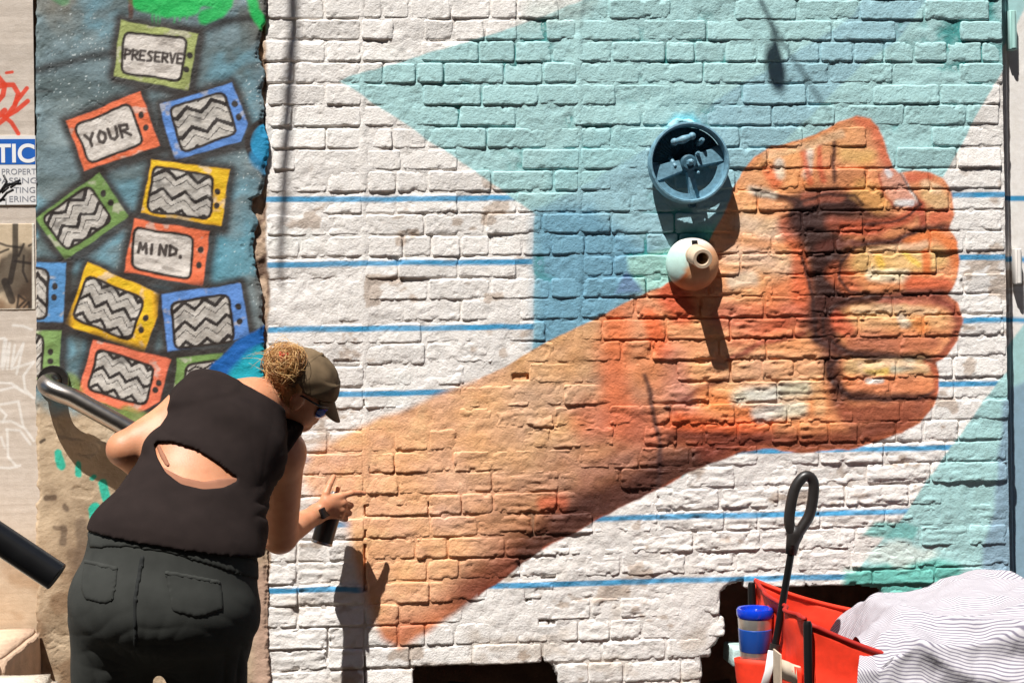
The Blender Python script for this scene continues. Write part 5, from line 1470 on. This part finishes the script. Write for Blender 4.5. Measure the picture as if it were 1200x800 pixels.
for an in (AL, AR):
    sf = Field(an+np.array([-.08,-.12,-.11]), an+np.array([.08,.24,.06]), .006)
    sf.ell(an+np.array([0,.06,-.055]), np.eye(3), (.045,.13,.045), .01); sf.ell(an+np.array([0,-.02,-.03]), np.eye(3), (.042,.06,.06), .03); sf.cone(an+np.array([0,0,-.02]), an+np.array([0,0,.05]), .042, .046, .02)
    sf.mesh('shoe', M_SHOE, person, np.maximum(sf.F, .003-sf.Z).astype(np.float32))

# cap
def cap_crown():
    n, m_ = 160, 30; V = []
    for i in range(m_):
        th = math.radians(1 + 89*i/(m_-1))
        for j in range(n):
            ph = 2*math.pi*j/n; cf, cr_ = math.cos(ph), math.sin(ph)
            seam = 1 + .016*max(0, math.cos(3*ph))**60 - .010*max(0, math.cos(3*ph+.16))**90 - .010*max(0, math.cos(3*ph-.16))**90
            dr = 1.0 + .022*math.sin(3*ph+th*4)*math.sin(th) + .016*math.sin(7*ph-th*9)*math.sin(th)**2
            V.append(hd(.103*math.sin(th)*cf*seam*dr - .004, .086*math.sin(th)*cr_*seam*dr, .018 + .090*math.cos(th)*seam + (.006*cf if th > 1 else 0)))
    F = [(i*n+j, i*n+(j+1) % n, (i+1)*n+(j+1) % n, (i+1)*n+j) for i in range(m_-1) for j in range(n)]
    # strap opening above the bun at the back
    keep = []
    for f in F:
        c = np.mean([V[k] for k in f], 0)-HD
        if c @ fw < -.075 and c @ upv < .055 and abs(c @ rt) < .034 and c @ upv > .022: continue
        keep.append(f)
    o = mesh_obj('cap_crown', V, keep, M_CAP); o.modifiers.new('thickness', 'SOLIDIFY').thickness = .003
    return hang(o, person)
crown_ = cap_crown()
MB().lathe([(.0005,.006),(.005,.005),(.0075,0),(.006,-.003)], 14, Matrix.Translation(tuple(hd(-.004,0,.108))) @ Vector(upv).to_track_quat('Z','Y').to_matrix().to_4x4()).build('cap_button', M_CAP, crown_, True)
nb, mb2 = 30, 14; V = []
for i in range(mb2):
    t = i/(mb2-1)
    for j in range(nb):
        a = math.radians(-62 + 124*j/(nb-1)); q = math.cos(a*1.42)
        f0, r0_ = .099*math.cos(a)-.004, .084*math.sin(a)
        V.append(hd(f0 + .056*t*max(q, 0)**.6, r0_*(1-.10*t), .020 - .050*t*max(q,0)**.6 - 2.4*(r0_)**2*(.3+.7*t)))
F = [(i*nb+j, i*nb+j+1, (i+1)*nb+j+1, (i+1)*nb+j) for i in range(mb2-1) for j in range(nb-1)]
o = mesh_obj('cap_brim', V, F, M_CAP); o.modifiers.new('thickness', 'SOLIDIFY').thickness = .004; hang(o, person)
# glasses
for s_ in (-1, 1):
    c = np.array(hd(.080, s_*.050, -.012)); Mx = Matrix.Translation(tuple(c)) @ Vector(unit(fw*.8+rt*s_*.8)).to_track_quat('Z','Y').to_matrix().to_4x4()
    MB().lathe([(.0005,.008),(.012,.0065),(.022,.001),(.027,-.006)], 24, Mx).build('lens', M_LENS, person, True)
    MB().tube([hd(.080, s_*.060, .006), hd(.045, s_*.080, .006), hd(-.01, s_*.081, .008), hd(-.03, s_*.080, -.006)], .0028, 8).build('temple_arm', M_WATCH, person, True)
MB().tube([hd(.098, -.012, .004), hd(.103, 0, .008), hd(.098, .012, .004)], .0026, 8).build('glasses_bridge', M_WATCH, person, True)

# hair: under the cap, a loose bun and flyaway strands
hfld = Field(HD-.19, HD+.19, .005)
hfld.ell(hd(-.014, 0, .006), (fw, rt, upv), (.090, .083, .090), .01)
cutf = -((hfld.X-HD[0])*fw[0]+(hfld.Y-HD[1])*fw[1]+(hfld.Z-HD[2])*fw[2]) - .0
hu = (hfld.X-HD[0])*upv[0]+(hfld.Y-HD[1])*upv[1]+(hfld.Z-HD[2])*upv[2]
hf2 = np.maximum(np.maximum(hfld.F, -cutf+.012), np.maximum(hu-.05, -hu-.062))
hfld.mesh('hair', M_HAIR, person, hf2.astype(np.float32), lambda V: .003*fbm3(V, (60,60,18), 541, 2))
BUN = np.array(pt(335, 426, -.630))
cone_ = Field(BUN-.10, BUN+.10, .005)
cone_.ell(BUN, (unit((1,0,.2)), unit((0,1,0)), unit((-.2,0,1))), (.038, .036, .038), .01); cone_.cone(BUN, hd(-.085, 0, .03), .030, .026, .03)
cone_.mesh('hair_bun', M_HAIR, person, None, lambda V: .004*fbm3(V, (45,45,45), 543, 2))
hr = random.Random(12)
AXB = [unit(q) for q in ((.25,-1,.2), (-.9,-.5,.35), (.5,-.35,.9), (.2,-.9,-.6))]
def strands(n, mat, rlo, rhi, name, wisp=False):
    mb3 = MB()
    for i in range(n):
        c_ = BUN + np.array([hr.gauss(0,.010), hr.gauss(-.004,.008), hr.gauss(.002,.010)])
        bx_ = AXB[hr.randrange(4)]; ax_ = unit(bx_ + np.array([hr.gauss(0,.22), hr.gauss(0,.22), hr.gauss(0,.22)])); e1 = unit(np.cross(ax_, (0.3,.1,1))); e2 = np.cross(ax_, e1)
        a0 = hr.uniform(0, 2*math.pi); sp = hr.uniform(.8, 2.6); R_ = hr.uniform(.030, .042); el = hr.uniform(.88, 1.08); out = hr.uniform(-.05, .30)*(1 if hr.random() < .12 else .12); ph = hr.uniform(0, 6)
        pts = []
        for k in range(11):
            t = k/10; w = a0+sp*t; rr = R_*(1 + out*t*t + .05*math.sin(4*t+ph))
            pts.append(c_ + e1*rr*math.cos(w) + e2*rr*el*math.sin(w) + ax_*.008*math.sin(3*t+ph) + np.array([0,0,-.012*t*t*out*3]))
        r_ = hr.uniform(rlo, rhi); mb3.tube(pts, [r_*(1-.75*abs(2*k/10-1)**3) for k in range(11)], 4)
    if wisp:
        for i in range(48):
            b0 = BUN + np.array([hr.uniform(-.05,.03), hr.uniform(-.03,.01), hr.uniform(-.04,.05)])
            d_ = unit((hr.uniform(-1.2,.3), hr.uniform(-.5,.2), hr.uniform(-.7,.7))); L_ = hr.uniform(.03,.085); c_ = unit((hr.uniform(-.5,.5), 0, hr.uniform(-1,.3)))
            mb3.tube([b0 + d_*L_*t + c_*.03*t*t for t in np.linspace(0, 1, 8)], [.0007*(1-.7*t) for t in np.linspace(0, 1, 8)], 4)
        for i in range(40):
            b0 = hd(-.07+hr.uniform(-.01,.02), hr.uniform(.0,.07), hr.uniform(-.04,.0)); mb3.tube([b0, b0+np.array([-.01,-.012,-.012]), b0+np.array([hr.uniform(-.04,0),-.018,-.04])], [.0009,.0007,.0004], 4)
    mb3.build(name, mat, person, True)
strands(900, M_HAIR, .0004, .0009, 'hair_strands'); strands(1100, M_HAIRL, .0004, .0009, 'hair_strands', True)
# strands combed back from under the cap to the bun
mb3 = MB()
for i in range(90):
    s_ = hr.uniform(-1, 1); b0 = hd(-.03-.03*hr.random(), .086*math.sin(s_*1.3), -.045+.055*hr.random()); p2 = BUN + np.array([hr.gauss(0,.014), hr.gauss(0,.012), hr.gauss(0,.014)])
    c0_ = b0-HD; mid_ = HD + unit(c0_*.6 + (p2-HD)*.8)*.100
    mb3.tube([(1-t)**2*b0 + 2*t*(1-t)*mid_ + t*t*p2 for t in np.linspace(0, 1, 10)], [.0022*(1-.4*t) for t in np.linspace(0, 1, 10)], 5)
mb3.build('hair_strands', M_HAIR, person, True)
tb = BUN + np.array([-.002, -.036, .016])
MB().tube([tb + np.array([.010*math.cos(t*1.0), .006*math.sin(t), .026*(t/22-.5)]) for t in np.linspace(0, 22, 90)], .0034, 7).build('hair_tie', M_TIE, person, True)

# watch
wa = unit(ELR-WRR); wc = WRR + wa*.006; wm = Matrix.Translation(tuple(wc)) @ Vector(wa).to_track_quat('Z','Y').to_matrix().to_4x4()
strap_ = MB().lathe([(.0285,-.010),(.0305,-.009),(.0305,.009),(.0285,.010)], 36, wm, True).build('watch_strap', M_WATCH, person, angle=40)
out_ = unit(np.array([.45,-.85,.1]) - wa*(np.array([.45,-.85,.1])@wa)); wfm = Matrix.Translation(tuple(wc+out_*.034)) @ Matrix((tuple(np.cross(wa, out_)), tuple(wa), tuple(out_))).transposed().to_4x4()
MB().box((-.016,-.018,-.006), (.016,.018,.005), .003, wfm).build('watch_face', M_WATCH, strap_, angle=40)

# spray can
M_CAN = mat_solid('can_dark_label', (34,28,28), .35, spec=.5, var=.15, vscale=25); M_CANS = mat_solid('can_steel', (170,164,158), .3, metal=.9, var=.08); M_CANC = mat_solid('can_cap_peach', (220,160,120), .5, var=.06)
cb, ct = pt(376.5, 637, -.112), pt(394, 577, -.102)
can = empty('spray_can', tuple(cb)); tag(can, 'dark aerosol spray can with steel rims held in the painter\'s right hand', 'spray can')
ca = unit(ct-cb); Lc = float(np.linalg.norm(ct-cb)); cm = Matrix.Translation(tuple(cb)) @ Vector(ca).to_track_quat('Z','Y').to_matrix().to_4x4()
MB().lathe([(.0005,.004),(.026,.001),(.0315,0),(.0335,.002),(.0335,.006),(.032,.008)], 40, cm).build('base_rim', M_CANS, can, angle=40)
MB().lathe([(.032,.008),(.0325,.009),(.0325,Lc-.03),(.032,Lc-.028)], 40, cm).build('label_body', M_CAN, can, angle=40)
MB().lathe([(.0325,Lc-.028),(.0335,Lc-.026),(.0325,Lc-.022),(.026,Lc-.010),(.016,Lc-.003),(.014,Lc+.003),(.0005,Lc+.003)], 40, cm).build('shoulder', M_CANS, can, angle=40)
MB().lathe([(.009,Lc+.003),(.009,Lc+.018),(.007,Lc+.021),(.0005,Lc+.021)], 24, cm).build('nozzle', M_CANC, can, angle=40)
MB().tube([np.array(cm @ Vector((0.0255*math.cos(a_), .0255*math.sin(a_), .014))) + ca*0 for a_ in (0,)] + [np.array(cm @ Vector((.0255, 0, .02)))], .001, 4).build('label_mark', M_CANS, can) if False else None
